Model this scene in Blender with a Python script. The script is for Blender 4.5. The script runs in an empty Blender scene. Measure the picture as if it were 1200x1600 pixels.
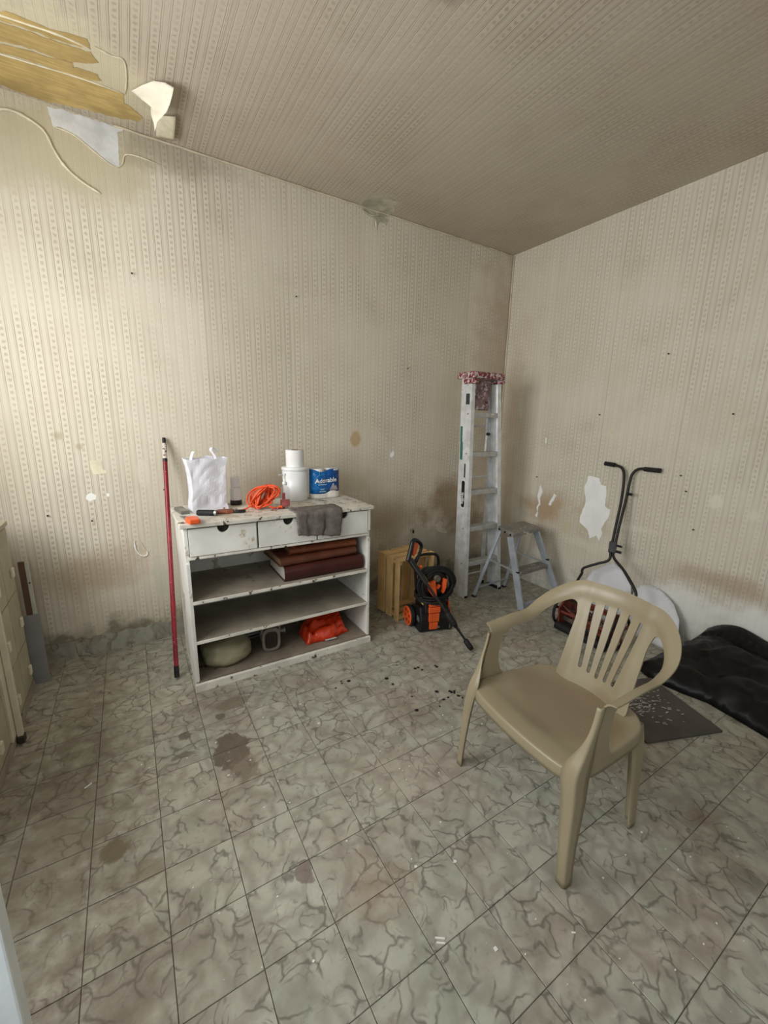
import bpy, bmesh, math, random
from math import sin, cos, pi, sqrt, radians, floor
from mathutils import Vector, Matrix, noise, geometry

D = bpy.data
C = bpy.context.scene.collection
random.seed(7)

# ------------------------------------------------------------------ camera
CAM = Vector((-3.0929, -2.8867, 1.45))
YAW, PITCH, ROLL, FPX = 0.5548, 0.21873, 0.02193, 642.3
_f = Vector((sin(YAW)*cos(PITCH), cos(YAW)*cos(PITCH), -sin(PITCH)))
_r = Vector((cos(YAW), -sin(YAW), 0)); _u = _r.cross(_f)
_r2 = cos(ROLL)*_r + sin(ROLL)*_u; _u2 = -sin(ROLL)*_r + cos(ROLL)*_u
cd = D.cameras.new('camera'); cam = D.objects.new('camera', cd); C.objects.link(cam)
cd.sensor_fit = 'HORIZONTAL'; cd.sensor_width = 36.0; cd.lens = FPX/1200*36.0
cd.clip_start = 0.02
M = Matrix.Identity(4)
for i in range(3):
    M[i][0] = _r2[i]; M[i][1] = _u2[i]; M[i][2] = -_f[i]; M[i][3] = CAM[i]
cam.matrix_world = M
bpy.context.scene.camera = cam

# ------------------------------------------------------------------ light
sc = bpy.context.scene
sc.view_settings.view_transform = 'Standard'
sc.view_settings.look = 'None'
sc.view_settings.gamma = 1.0
sc.view_settings.use_curve_mapping = False
sc.view_settings.exposure = 0.0
w = D.worlds.new('world'); sc.world = w; w.use_nodes = True
wb = w.node_tree.nodes['Background']
wb.inputs[0].default_value = (0.80, 0.88, 1.0, 1); wb.inputs[1].default_value = 0.6
def area(name, loc, rot, sx, sy, power, col):
    l = D.lights.new(name, 'AREA'); l.shape = 'RECTANGLE'; l.size = sx; l.size_y = sy
    l.energy = power; l.color = col
    o = D.objects.new(name, l); C.objects.link(o); o.location = loc; o.rotation_euler = rot
    return o
# daylight through the window of the left wall and through the window behind the camera
area('window_daylight', (-4.06, -1.25, 1.72), (0, -pi/2, 0), 1.1, 1.1, 42, (1.0, 0.995, 0.985))
area('rear_window_daylight', (-2.35, -5.12, 1.65), (-pi/2, 0, pi), 2.0, 1.6, 7, (0.86, 0.94, 1.0))
area('stub_wall_fill', (-4.06, -2.90, 1.65), (0, -pi/2, 0), 1.1, .9, 26, (0.88, 0.95, 1.0))  # added fill that brightens the stub wall, no known window there

# ------------------------------------------------------------------ node helpers
def lin(c):
    def f(v):
        v /= 255.0
        return v/12.92 if v <= .04045 else ((v+.055)/1.055)**2.4
    return tuple(f(v) for v in c)

class NB:
    def __init__(s, name):
        s.m = D.materials.new(name); s.m.use_nodes = True
        s.t = s.m.node_tree; s.n = s.t.nodes; s.l = s.t.links
        s.b = s.n['Principled BSDF']; s._pos = None; s._obj = None
    def put(s, sock, v):
        if isinstance(v, (int, float)): sock.default_value = v
        elif isinstance(v, (tuple, list)):
            sock.default_value = tuple(v)+(1,) if len(sock.default_value) == 4 and len(v) == 3 else tuple(v)
        else: s.l.new(v, sock)
    def ma(s, op, a, b=0.0, c=0.0, clamp=False):
        n = s.n.new('ShaderNodeMath'); n.operation = op; n.use_clamp = clamp
        s.put(n.inputs[0], a); s.put(n.inputs[1], b); s.put(n.inputs[2], c)
        return n.outputs[0]
    def add(s, a, b): return s.ma('ADD', a, b)
    def sub(s, a, b): return s.ma('SUBTRACT', a, b)
    def mul(s, a, b): return s.ma('MULTIPLY', a, b)
    def pos(s):
        if s._pos is None:
            g = s.n.new('ShaderNodeNewGeometry'); x = s.n.new('ShaderNodeSeparateXYZ')
            s.l.new(g.outputs['Position'], x.inputs[0]); s._pos = (x.outputs[0], x.outputs[1], x.outputs[2], g.outputs['Position'])
        return s._pos
    def obj(s):
        if s._obj is None:
            g = s.n.new('ShaderNodeTexCoord'); s._obj = g.outputs['Object']
        return s._obj
    def comb(s, x, y, z=0.0):
        n = s.n.new('ShaderNodeCombineXYZ')
        s.put(n.inputs[0], x); s.put(n.inputs[1], y); s.put(n.inputs[2], z); return n.outputs[0]
    def noi(s, vec, scale, detail=3, rough=.55, dist=0.0):
        n = s.n.new('ShaderNodeTexNoise'); n.inputs['Scale'].default_value = scale
        n.inputs['Detail'].default_value = detail; n.inputs['Roughness'].default_value = rough
        n.inputs['Distortion'].default_value = dist
        s.l.new(vec, n.inputs['Vector']); return n.outputs['Fac']
    def noic(s, vec, scale, detail=2):
        n = s.n.new('ShaderNodeTexNoise'); n.inputs['Scale'].default_value = scale
        n.inputs['Detail'].default_value = detail
        s.l.new(vec, n.inputs['Vector']); return n.outputs['Color']
    def ss(s, v, lo, hi):
        n = s.n.new('ShaderNodeMapRange'); n.interpolation_type = 'SMOOTHSTEP'
        s.put(n.inputs['Value'], v); n.inputs['From Min'].default_value = lo; n.inputs['From Max'].default_value = hi
        return n.outputs[0]
    def mix(s, f, a, b, blend='MIX'):
        n = s.n.new('ShaderNodeMix'); n.data_type = 'RGBA'; n.blend_type = blend
        s.put(n.inputs[0], f); s.put(n.inputs[6], a); s.put(n.inputs[7], b); return n.outputs[2]
    def vop(s, op, a, b):
        n = s.n.new('ShaderNodeVectorMath'); n.operation = op
        s.put(n.inputs[0], a); s.put(n.inputs[1], b); return n.outputs[0]
    def vscale(s, a, k):
        n = s.n.new('ShaderNodeVectorMath'); n.operation = 'SCALE'
        s.put(n.inputs[0], a); n.inputs['Scale'].default_value = k; return n.outputs[0]
    def bump(s, h, strength=.3, dist=.002):
        n = s.n.new('ShaderNodeBump'); n.inputs['Strength'].default_value = strength
        n.inputs['Distance'].default_value = dist
        s.l.new(h, n.inputs['Height']); s.l.new(n.outputs[0], s.b.inputs['Normal'])
    def done(s, col, rough=.5, metal=0.0, spec=.5):
        s.put(s.b.inputs['Base Color'], col); s.put(s.b.inputs['Roughness'], rough)
        s.b.inputs['Metallic'].default_value = metal
        s.b.inputs['Specular IOR Level'].default_value = spec
        return s.m

def mat(name, rgb, rough=.5, metal=0.0, var=.12, scale=9, bump=0.0, bscale=40, spec=.5,
        specks=None, grain=None):
    """plain procedural stuff: base colour (sRGB 0-255) with noise variation; specks=(rgb, threshold, scale)"""
    b = NB(name); o = b.obj(); c = lin(rgb)
    n = b.noi(o, scale, 4)
    dark = tuple(v*(1-var*1.6) for v in c); light = tuple(min(1, v*(1+var)) for v in c)
    col = b.mix(b.ss(n, .3, .7), dark, light)
    if grain:
        g = b.noi(b.vop('MULTIPLY', o, grain), 14, 5)
        col = b.mix(b.ss(g, .35, .7), b.mix(.45, col, tuple(v*.55 for v in c)), col)
    if specks:
        for srgb, th, scl in specks:
            k = b.ss(b.noi(o, scl, 5, .65), th, th+.05)
            col = b.mix(k, col, lin(srgb))
    if bump: b.bump(b.noi(o, bscale, 4), bump, .004)
    return b.done(col, rough, metal, spec)

# ------------------------------------------------------------------ wallpaper, ceiling paper, vinyl
PERIOD = 0.0672
def wallpaper(name, U, V, base, blobs, lowdamp=None, roll=.53, off=0.0, ink_k=1.0, tones=.12):
    b = NB(name); P = b.pos(); u, v = P[U], P[V]
    jit = b.noi(P[3], 30, 2)
    uj = b.add(u, b.mul(b.sub(jit, .5), .004))
    cell = b.ma('DIVIDE', b.add(uj, off+20), PERIOD)
    fr = b.ma('FRACT', cell)
    d = b.ma('ABSOLUTE', b.sub(fr, .5))
    c0 = lin(base); light = tuple(x*1.012 for x in c0); dk = tuple(a*k for a, k in zip(c0, (.55, .52, .47)))
    band = b.ss(d, .30, .24)
    col = b.mix(band, tuple(x*.975 for x in c0), light)
    fade = b.ss(b.noi(P[3], 1.6, 4), .36, .60)
    l1 = b.ss(b.ma('ABSOLUTE', b.sub(d, .25)), .042, .010)
    l2 = b.ss(b.ma('ABSOLUTE', b.sub(d, .35)), .032, .008)
    lines = b.ma('MAXIMUM', l1, b.mul(l2, .6))
    # flower dots: one staggered pair per repeat
    vv = b.ma('DIVIDE', b.add(v, b.add(20, b.mul(b.ma('FLOOR', cell), .013))), .031)
    fv = b.sub(b.ma('FRACT', vv), .5)
    du = b.ma('DIVIDE', b.sub(fr, .5), .125); dv = b.ma('DIVIDE', fv, .30)
    rr = b.add(b.add(b.mul(du, du), b.mul(dv, dv)), b.mul(b.sub(b.noi(P[3], 150, 2, .7), .5), 4.5))
    dots = b.ss(rr, 1.3, .2)
    ink = b.mul(b.ma('MAXIMUM', b.mul(lines, .95*ink_k), b.mul(dots, .62*ink_k)), b.add(b.mul(fade, .8), .2))
    col = b.mix(ink, col, dk)
    # dull pinkish / greenish drift of old paper and per-length tone, dark seams
    hue = b.noi(P[3], 2.3, 3)
    col = b.mix(b.mul(b.ss(hue, .45, .75), .35), col, tuple(a*k for a, k in zip(c0, (.86, .78, .76))))
    hue2 = b.noi(b.vop('ADD', P[3], (7, 3, 5)), 1.4, 4)
    col = b.mix(b.mul(b.ss(hue2, .48, .8), .36), col, tuple(a*k for a, k in zip(c0, (.80, .80, .70))))
    ln = b.ma('DIVIDE', b.add(u, 20.11), roll)
    wn = b.n.new('ShaderNodeTexWhiteNoise'); wn.noise_dimensions = '1D'
    b.l.new(b.ma('FLOOR', ln), wn.inputs['W'])
    tone = b.add(1.0-tones*.7, b.mul(wn.outputs[0], tones))
    seam = b.ss(b.ma('ABSOLUTE', b.sub(b.ma('FRACT', ln), .5)), .4945, .4985)
    tone = b.mul(tone, b.sub(1, b.mul(seam, .22)))
    col = b.mix(1.0, col, b.comb(tone, tone, tone), 'MULTIPLY')
    # stains with their own shapes; back-corner and ceiling-fixture blobs also paint in shade
    wob = b.noi(P[3], 5, 5, .6)
    for (u0, v0, ru, rv, rgb, k, hard) in blobs:
        a = b.ma('DIVIDE', b.sub(u, u0), ru); c = b.ma('DIVIDE', b.sub(v, v0), rv)
        r = b.ma('SQRT', b.add(b.mul(a, a), b.mul(c, c)))
        r = b.add(r, b.mul(b.sub(wob, .5), 1.5))
        m = b.mul(b.ss(r, 1.0, 1.0-hard), k)
        col = b.mix(m, col, lin(rgb))
    if lowdamp:
        for (h0, soft, rgb, k, nsc) in lowdamp:
            hgt = b.add(P[2], b.mul(b.sub(b.noi(P[3], nsc, 5, .65), .5), .55))
            m = b.mul(b.ss(hgt, h0+soft, h0-soft), k)
            mott = b.noi(P[3], 12, 5, .7)
            cc = b.mix(b.ss(mott, .35, .7), tuple(x*.62 for x in lin(rgb)), lin(rgb))
            col = b.mix(m, col, cc)
    grit = b.noi(P[3], 210, 2, .7)
    gt = b.add(.90, b.mul(grit, .20))
    col = b.mix(1.0, col, b.comb(gt, gt, gt), 'MULTIPLY')
    grime = b.ss(b.noi(P[3], 3.3, 6, .65), .50, .72)
    col = b.mix(b.mul(grime, .13), col, lin((150, 134, 108)))
    # specks
    sp = b.ss(b.noi(P[3], 45, 3, .7), .755, .80)
    col = b.mix(b.mul(sp, .55), col, (.12, .09, .06))
    h = b.add(b.mul(b.noi(P[3], 60, 4), .6), b.mul(lines, -.5))
    b.bump(b.add(h, b.mul(b.noi(P[3], 4, 3), 2.2)), .30, .004)
    return b.done(col, .88, 0, .15)

BROWN = (150, 124, 92); GREY = (172, 168, 156); WHITE = (222, 220, 210)
m_wallA = wallpaper('wallpaper_back', 0, 2, (221, 213, 196), [
    (-0.65, .30, .85, .30, (166, 158, 142), .70, .7), (-1.55, .45, .30, .40, (176, 166, 146), .5, .9),
    (-3.42, 1.33, .035, .035, (170, 156, 124), .6, .8), (-3.33, 1.27, .025, .025, (170, 156, 124), .6, .8),
    (-3.03, 1.10, .04, .10, (220, 214, 198), .6, .4), (-3.0, .45, .05, .16, (204, 200, 184), .6, .4),
    (-0.62, .85, .22, .16, (142, 120, 92), .45, .9), (-0.9, .42, .30, .10, (196, 190, 174), .5, .4),
    (-0.55, .70, .50, .32, (146, 120, 90), .75, .9), (-1.25, .62, .55, .28, (156, 133, 100), .55, .9),
    (-3.35, .52, .42, .22, (160, 136, 104), .55, .9), (-2.05, .98, .9, .16, (168, 144, 112), .30, .9),
    (-3.25, 2.72, .50, .28, (196, 188, 160), .8, .5), (-2.75, 2.86, .45, .14, (150, 140, 120), .6, .8),
    (-0.02, 1.9, .55, 2.2, (178, 156, 134), .6, .98), (-1.58, 1.30, .06, .07, (184, 158, 112), .8, .4),  # first entry: brown corner stain, strengthened to paint in the corner's shade
    (-0.45, .50, .45, .16, (128, 108, 84), .5, .8), (-1.54, .96, .08, .08, (205, 197, 172), .8, .4)],
    [(.20, .06, (178, 170, 150), .75, 3.4), (.12, .05, (148, 140, 122), .75, 6)], off=.01)
m_wallB = wallpaper('wallpaper_right', 1, 2, (219, 212, 195), [
    (-2.0, .22, .80, .24, (240, 239, 232), .9, .6), (-1.2, .50, .5, .06, (226, 220, 204), .5, .8), (-0.45, .22, .45, .20, (206, 202, 188), .6, .8),
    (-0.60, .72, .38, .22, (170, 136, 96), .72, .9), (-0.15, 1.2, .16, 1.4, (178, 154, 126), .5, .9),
    (-1.05, .75, .16, .24, (196, 184, 152), .7, .5), (-1.95, .50, .38, .10, (172, 142, 118), .55, .9),
    (-1.35, .72, .30, .035, (224, 218, 200), .6, .8), (-1.83, 1.00, .05, .06, (226, 222, 206), .75, .5),
    (-2.02, .95, .05, .05, (222, 216, 198), .7, .6), (-0.83, .60, .05, .07, (206, 196, 160), .6, .5)],
    [(.16, .20, (228, 225, 214), .85, 2.2)], off=.03, ink_k=.75, tones=.09)
m_ceil = wallpaper('wallpaper_ceiling', 0, 1, (192, 181, 164), [
    (-3.2, -.35, .50, .36, (206, 198, 168), .75, .5), (-1.45, -.10, .16, .16, (184, 180, 160), .7, .5),
    (-2.02, -1.52, .16, .12, (96, 90, 78), .75, .8)], None, off=.02, ink_k=.9, tones=.06)  # last blob paints the dark shadow by a ceiling fixture

def vinyl(name):
    b = NB(name); P = b.pos()
    oi = b.n.new('ShaderNodeObjectInfo')
    rnd = oi.outputs['Random']
    shift = b.comb(b.mul(rnd, 13), b.mul(rnd, 31), b.mul(rnd, 7))
    p = b.vop('ADD', b.comb(P[0], P[1], P[2]), b.vscale(shift, 1.0))
    warp = b.vscale(b.vop('SUBTRACT', b.noic(p, 7, 3), (.5, .5, .5)), .16)
    warp2 = b.vscale(b.vop('SUBTRACT', b.noic(p, 24, 2), (.5, .5, .5)), .03)
    q = b.vop('ADD', b.vop('ADD', p, warp), warp2)
    def vein(scale, wd, vec=q):
        n = b.n.new('ShaderNodeTexVoronoi'); n.feature = 'DISTANCE_TO_EDGE'; n.voronoi_dimensions = '2D'
        n.inputs['Scale'].default_value = scale; b.l.new(vec, n.inputs['Vector'])
        return b.ss(n.outputs['Distance'], wd, 0)
    gate = b.ss(b.noi(p, 9, 3), .42, .56)
    gate2 = b.ss(b.noi(b.vop('ADD', p, (3, 9, 1)), 14, 3), .50, .66)
    v1 = b.mul(vein(12, .085), gate); v2 = b.mul(vein(24, .12, b.vop('ADD', q, (4, 1, 0))), gate2)
    soft = b.mul(vein(9, .26, b.vop('ADD', q, (1, 8, 0))), .42)
    base = lin((172, 170, 156)); warm = lin((160, 150, 136)); green = lin((156, 160, 142))
    col = b.mix(b.ss(b.noi(P[3], 2.6, 4), .42, .68), base, warm)
    col = b.mix(b.mul(b.ss(b.noi(p, 5, 3), .5, .7), .6), col, green)
    col = b.mix(b.mul(b.ss(b.noi(p, 17, 4), .35, .75), .45), col, lin((194, 192, 178)))
    col = b.mix(soft, col, lin((124, 118, 106)))
    col = b.mix(b.mul(v1, .68), col, lin((86, 82, 74)))
    col = b.mix(b.mul(v2, .62), col, lin((96, 90, 82)))
    tone = b.add(.90, b.mul(rnd, .14))
    col = b.mix(1.0, col, b.comb(tone, tone, tone), 'MULTIPLY')
    blot = b.ss(b.noi(b.vop('ADD', P[3], (5, 2, 9)), 19, 5, .7), .56, .72)
    col = b.mix(b.mul(blot, .38), col, lin((104, 98, 84)))
    # dirt, old spills, broad darker areas
    dirt = b.ss(b.noi(P[3], 1.7, 6, .6), .48, .75)
    col = b.mix(b.mul(dirt, .50), col, lin((112, 100, 84)))
    wob = b.noi(P[3], 14, 5, .65)
    for (x, y, rx, ry, rgb, k, hard) in [
        (-2.83, -1.20, .085, .11, (98, 88, 76), .85, .16), (-2.80, -1.34, .06, .10, (118, 106, 92), .7, .3),
        (-2.76, -.90, .09, .05, (122, 112, 96), .8, .2), (-2.83, -.97, .03, .03, (92, 84, 74), .8, .3),
        (-3.27, -1.47, .065, .06, (108, 96, 74), .85, .5), (-3.17, -1.60, .05, .05, (134, 124, 104), .7, .4),
        (-3.0, -1.02, .03, .03, (96, 88, 78), .8, .3), (-3.02, -1.14, .05, .02, (96, 88, 78), .7, .3),
        (-1.36, -2.45, .09, .07, (112, 82, 66), .5, .9), (-1.48, -2.62, .12, .08, (98, 88, 72), .55, .9),
        (-3.40, -1.25, .34, .9, (104, 92, 72), .6, .9), (-3.3, -2.0, .3, .35, (110, 98, 80), .5, .9), (-2.55, -2.02, .16, .14, (150, 128, 108), .45, .8),  # first two entries: wide soft darkening along the left side
        (-2.735, -1.87, .03, .045, (120, 106, 100), .8, .15), (-0.75, -1.05, .5, .35, (120, 112, 98), .35, .9),
        (-1.62, -.30, .35, .20, (112, 104, 92), .55, .9), (-2.2, -1.75, .3, .25, (168, 152, 138), .35, .9)]:
        a = b.ma('DIVIDE', b.sub(P[0], x), rx); c = b.ma('DIVIDE', b.sub(P[1], y), ry)
        r = b.ma('SQRT', b.add(b.mul(a, a), b.mul(c, c)))
        r = b.add(r, b.mul(b.sub(wob, .5), 2.0))
        col = b.mix(b.mul(b.ss(r, 1.0, 1.0-hard), k), col, lin(rgb))
    gt = b.add(.93, b.mul(b.noi(P[3], 120, 3, .7), .14))
    col = b.mix(1.0, col, b.comb(gt, gt, gt), 'MULTIPLY')
    chips = b.ss(b.noi(P[3], 34, 3, .6), .735, .75)
    col = b.mix(b.mul(chips, .5), col, lin((222, 220, 212)))
    rough = b.add(.42, b.mul(b.noi(P[3], 6, 4), .25))
    b.bump(b.noi(P[3], 70, 3), .10, .002)
    return b.done(col, rough, 0, .35)
m_vinyl = vinyl('marbled_vinyl')
m_grout = mat('joint_dirt', (116, 110, 96), .9, var=.2)

# ------------------------------------------------------------------ plain materials
m_plaster = mat('bare_plaster', (250, 250, 246), .9, var=.04, scale=7, bump=.4, bscale=30, spec=.1)
m_cream = mat('torn_paper_layer', (226, 218, 192), .9, var=.1, spec=.1)
m_pale = mat('pale_backing_paper', (212, 204, 180), .9, var=.12, spec=.1)
m_tan = mat('tan_fibreboard', (200, 174, 116), .85, var=.18, scale=6, spec=.15, grain=(.6, 7, 1))
m_fan = mat('filler_skim', (186, 182, 162), .9, var=.18, scale=14, bump=.6, bscale=20, spec=.1)
m_white_paint = mat('worn_white_paint', (234, 233, 226), .5, var=.08, scale=5, bump=.15, bscale=30,
                    specks=[((112, 92, 72), .70, 26), ((188, 178, 156), .60, 7)])
m_top_paint = mat('chipped_top_paint', (232, 228, 216), .5, var=.10, scale=5, bump=.2, bscale=30,
                  specks=[((88, 76, 64), .58, 22), ((188, 178, 158), .56, 6)], grain=(1.2, 6, 1))
m_edge_paint = mat('chipped_edge_paint', (230, 227, 216), .55, var=.1,
                   specks=[((88, 72, 56), .60, 24)])
m_shelf = mat('dusty_shelf', (150, 141, 126), .8, var=.15, scale=6, specks=[((112, 104, 92), .62, 8)])
m_wood_dirty = mat('dirty_bottom_board', (142, 130, 114), .8, var=.2, scale=6, grain=(1, 8, 1),
                   specks=[((84, 72, 60), .62, 9)])
m_dark_in = mat('dark_inside', (36, 30, 24), .8)
m_brown_wood = mat('bare_brown_wood', (92, 60, 40), .7, grain=(8, 8, 1))
m_crate = mat('crate_pine', (236, 196, 138), .65, var=.14, scale=5, grain=(9, 9, .8), bump=.1)
m_red_paint = mat('scratched_red_paint', (142, 24, 40), .35, var=.2, scale=12,
                  specks=[((216, 190, 188), .62, 60), ((72, 16, 22), .62, 30)])
m_pole_white = mat('worn_pole_tip', (212, 202, 190), .5, specks=[((60, 30, 30), .52, 60)])
m_blackplastic = mat('black_plastic', (17, 17, 18), .42, var=.25)
m_blackrub = mat('black_rubber', (15, 15, 16), .7, var=.2)
m_blackmetal = mat('black_painted_tube', (20, 17, 16), .5, var=.2, specks=[((74, 44, 34), .66, 30)])
m_orange = mat('orange_plastic', (232, 96, 42), .4, var=.08)
m_yellow = mat('yellow_sticker', (228, 206, 96), .5)
m_paper_white = mat('white_bag_paper', (224, 224, 231), .6, var=.03, spec=.3)
m_tissue = mat('white_paper_towel', (240, 240, 238), .95, var=.03, bump=.5, bscale=160, spec=.1)
m_tub = mat('white_tub_plastic', (238, 240, 240), .32, var=.03)
m_card = mat('grey_cardboard_core', (150, 128, 104), .9)
m_grey_rag = mat('grey_rag', (118, 112, 106), .95, var=.16, scale=20, bump=.8, bscale=120, spec=.1)
m_cord = mat('orange_cord_rubber', (226, 84, 36), .42, var=.08)
m_alu = mat('dull_aluminium', (226, 228, 229), .38, metal=.25, var=.10, scale=14,
            specks=[((228, 228, 222), .62, 26), ((120, 122, 120), .66, 40)])
m_alu_rung = mat('worn_aluminium_tread', (186, 186, 184), .5, metal=.35, var=.12, scale=20,
                 specks=[((226, 224, 216), .64, 24)])
m_stool = mat('grey_painted_steel', (172, 178, 186), .45, metal=.25, var=.1, scale=12,
              specks=[((206, 208, 206), .68, 30)])
m_stool_top = mat('paint_spattered_tread', (138, 134, 128), .6, metal=.2, var=.15,
                  specks=[((228, 226, 218), .60, 26)])
m_cap = mat('red_cap_with_paint', (124, 44, 58), .5, var=.2, scale=20,
            specks=[((206, 190, 186), .50, 44), ((92, 60, 56), .60, 34)])
m_pail = mat('paint_caked_shelf', (134, 104, 106), .6, var=.3, scale=20,
             specks=[((198, 184, 184), .54, 30), ((44, 28, 32), .60, 22)])
m_green = mat('green_tape', (52, 112, 100), .6, specks=[((150, 170, 164), .6, 30)])
m_sticker = mat('dark_sticker', (58, 66, 66), .6, var=.3, scale=60)
m_ink = mat('black_ink', (16, 16, 16), .5)
m_white_ink = mat('white_ink', (236, 238, 238), .5, var=.02)
m_book_top = mat('tan_brown_leather', (124, 66, 36), .45, var=.15, specks=[((82, 40, 22), .6, 14)])
m_book_mid = mat('brown_leather', (102, 56, 38), .42, var=.2, specks=[((196, 176, 152), .73, 20), ((70, 34, 22), .6, 12)])
m_book_low = mat('maroon_leather', (70, 28, 24), .35, var=.15)
m_pages = mat('white_page_edges', (206, 202, 192), .9, var=.1, grain=(1, 1, 40))
m_old_pages = mat('yellowed_page_edges', (142, 118, 92), .9, var=.15, grain=(1, 1, 40))
m_red_iron = mat('rusty_red_iron', (118, 50, 36), .55, var=.3, scale=20, specks=[((62, 30, 22), .56, 20)])
m_steel_dark = mat('dark_worn_steel', (70, 62, 54), .5, metal=.6, var=.3, scale=20)
m_brown_strip = mat('brown_strip', (98, 74, 58), .7)
m_offwhite = mat('off_white_strip', (186, 186, 174), .7, specks=[((90, 70, 50), .7, 20)])
m_greyboard = mat('grey_board', (142, 141, 140), .8, var=.06)
m_cab = mat('cream_cabinet_paint', (172, 166, 142), .6, var=.08, specks=[((120, 108, 88), .7, 16)])
m_cab_light = mat('pale_cabinet_edge', (212, 204, 180), .6, var=.06)
m_pull = mat('ivory_pull', (216, 210, 188), .45, var=.03)
m_jamb = mat('cool_white_paint', (242, 248, 253), .5, var=.05, bump=.2, bscale=60)
m_mat = mat('dark_grey_slab', (84, 79, 74), .8, var=.12, scale=8)
m_chalk = mat('white_scuffs', (190, 186, 180), .9, var=.1)
m_drop = mat('black_drip', (20, 20, 22), .35, var=.1)
m_chip = mat('white_paint_flake', (226, 224, 216), .8, var=.05)
m_nail = mat('dark_nail', (44, 36, 30), .5, metal=.6)
m_grey_motor = mat('grey_cast_metal', (138, 136, 126), .5, metal=.4, var=.15)
m_brown_grille = mat('brown_grille', (66, 50, 44), .7)
m_white_tool = mat('white_sheet_metal', (196, 196, 192), .5)
m_brown_tool = mat('brown_leather_grip', (128, 72, 50), .5, var=.2)
m_blade = mat('steel_blade', (170, 172, 172), .35, metal=.9)
m_glassfr = mat('window_paint', (230, 230, 224), .5)
m_plainwall = mat('plain_painted_wall', (206, 198, 182), .9, var=.05)

def m_chairf():
    b = NB('beige_moulded_plastic'); o = b.obj()
    c = lin((150, 138, 112))
    col = b.mix(b.ss(b.noi(o, 4, 3), .35, .7), tuple(v*.93 for v in c), tuple(v*1.04 for v in c))
    sx = b.n.new('ShaderNodeSeparateXYZ'); b.l.new(o, sx.inputs[0])
    # worn, dusty brownish centre of the seat (a stain of its own, with scratches)
    a = b.ma('DIVIDE', b.add(sx.outputs[0], .24), .19); c2 = b.ma('DIVIDE', sx.outputs[1], .22)
    z2 = b.ma('DIVIDE', b.sub(sx.outputs[2], .41), .05)
    r = b.ma('SQRT', b.add(b.add(b.mul(a, a), b.mul(c2, c2)), b.mul(z2, z2)))
    r = b.add(r, b.mul(b.sub(b.noi(o, 5, 5), .5), .7))
    col = b.mix(b.mul(b.ss(r, 1.15, .75), .55), col, lin((122, 102, 80)))
    scr = b.ss(b.noi(b.vop('MULTIPLY', o, (40, 3, 3)), 4, 3), .66, .72)
    col = b.mix(b.mul(scr, .12), col, lin((190, 176, 148)))
    return b.done(col, b.add(.30, b.mul(b.noi(o, 6, 3), .14)), 0, .5)
m_chair = m_chairf()

def m_film(name, rgb, alpha, rough=.2):
    b = NB(name); o = b.obj()
    m = b.done(b.mix(b.ss(b.noi(o, 9, 3), .35, .7), tuple(v*.85 for v in lin(rgb)), lin(rgb)), rough, 0, .5)
    b.b.inputs['Alpha'].default_value = alpha
    return m
m_bagfilm = m_film('milky_plastic_film', (176, 170, 140), .86, .3)
m_clearfilm = m_film('clear_wrap_film', (190, 195, 196), .35, .15)
m_bottle = m_film('clear_bottle_plastic', (232, 226, 230), .22, .08)
m_redgel = mat('red_gel', (206, 26, 30), .15, var=.1)
m_orangebag = mat('orange_plastic_bag', (226, 66, 28), .22, var=.12, scale=10, bump=.3, bscale=24)
m_tarp = mat('black_plastic_sheet', (8, 8, 9), .42, var=.3, bump=.9, bscale=11, spec=.35)
m_sheetwhite = mat('white_sheet', (228, 228, 232), .6, var=.03)
m_bluewrap = None
def m_bluef():
    b = NB('blue_printed_wrap'); o = b.obj()
    sx = b.n.new('ShaderNodeSeparateXYZ'); b.l.new(o, sx.inputs[0])
    n = b.noi(o, 14, 3)
    col = b.mix(b.ss(b.add(sx.outputs[0], b.mul(n, .05)), -.12, .14), lin((0, 112, 190)), lin((8, 52, 120)))
    col = b.mix(b.mul(b.ss(b.noi(b.vop('MULTIPLY', o, (1, 1, 2.4)), 16, 2, .5, 1.2), .60, .70), .30), col, lin((80, 170, 230)))
    return b.done(col, .22, 0, .5)
m_bluewrap = m_bluef()
def m_glassf():
    b = NB('window_glass')
    tr = b.n.new('ShaderNodeBsdfTransparent'); gl = b.n.new('ShaderNodeBsdfGlossy'); gl.inputs['Roughness'].default_value = .02
    mx = b.n.new('ShaderNodeMixShader'); mx.inputs[0].default_value = .08
    b.l.new(tr.outputs[0], mx.inputs[1]); b.l.new(gl.outputs[0], mx.inputs[2])
    b.l.new(mx.outputs[0], b.n['Material Output'].inputs['Surface'])
    return b.m
m_glass = m_glassf()

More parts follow.
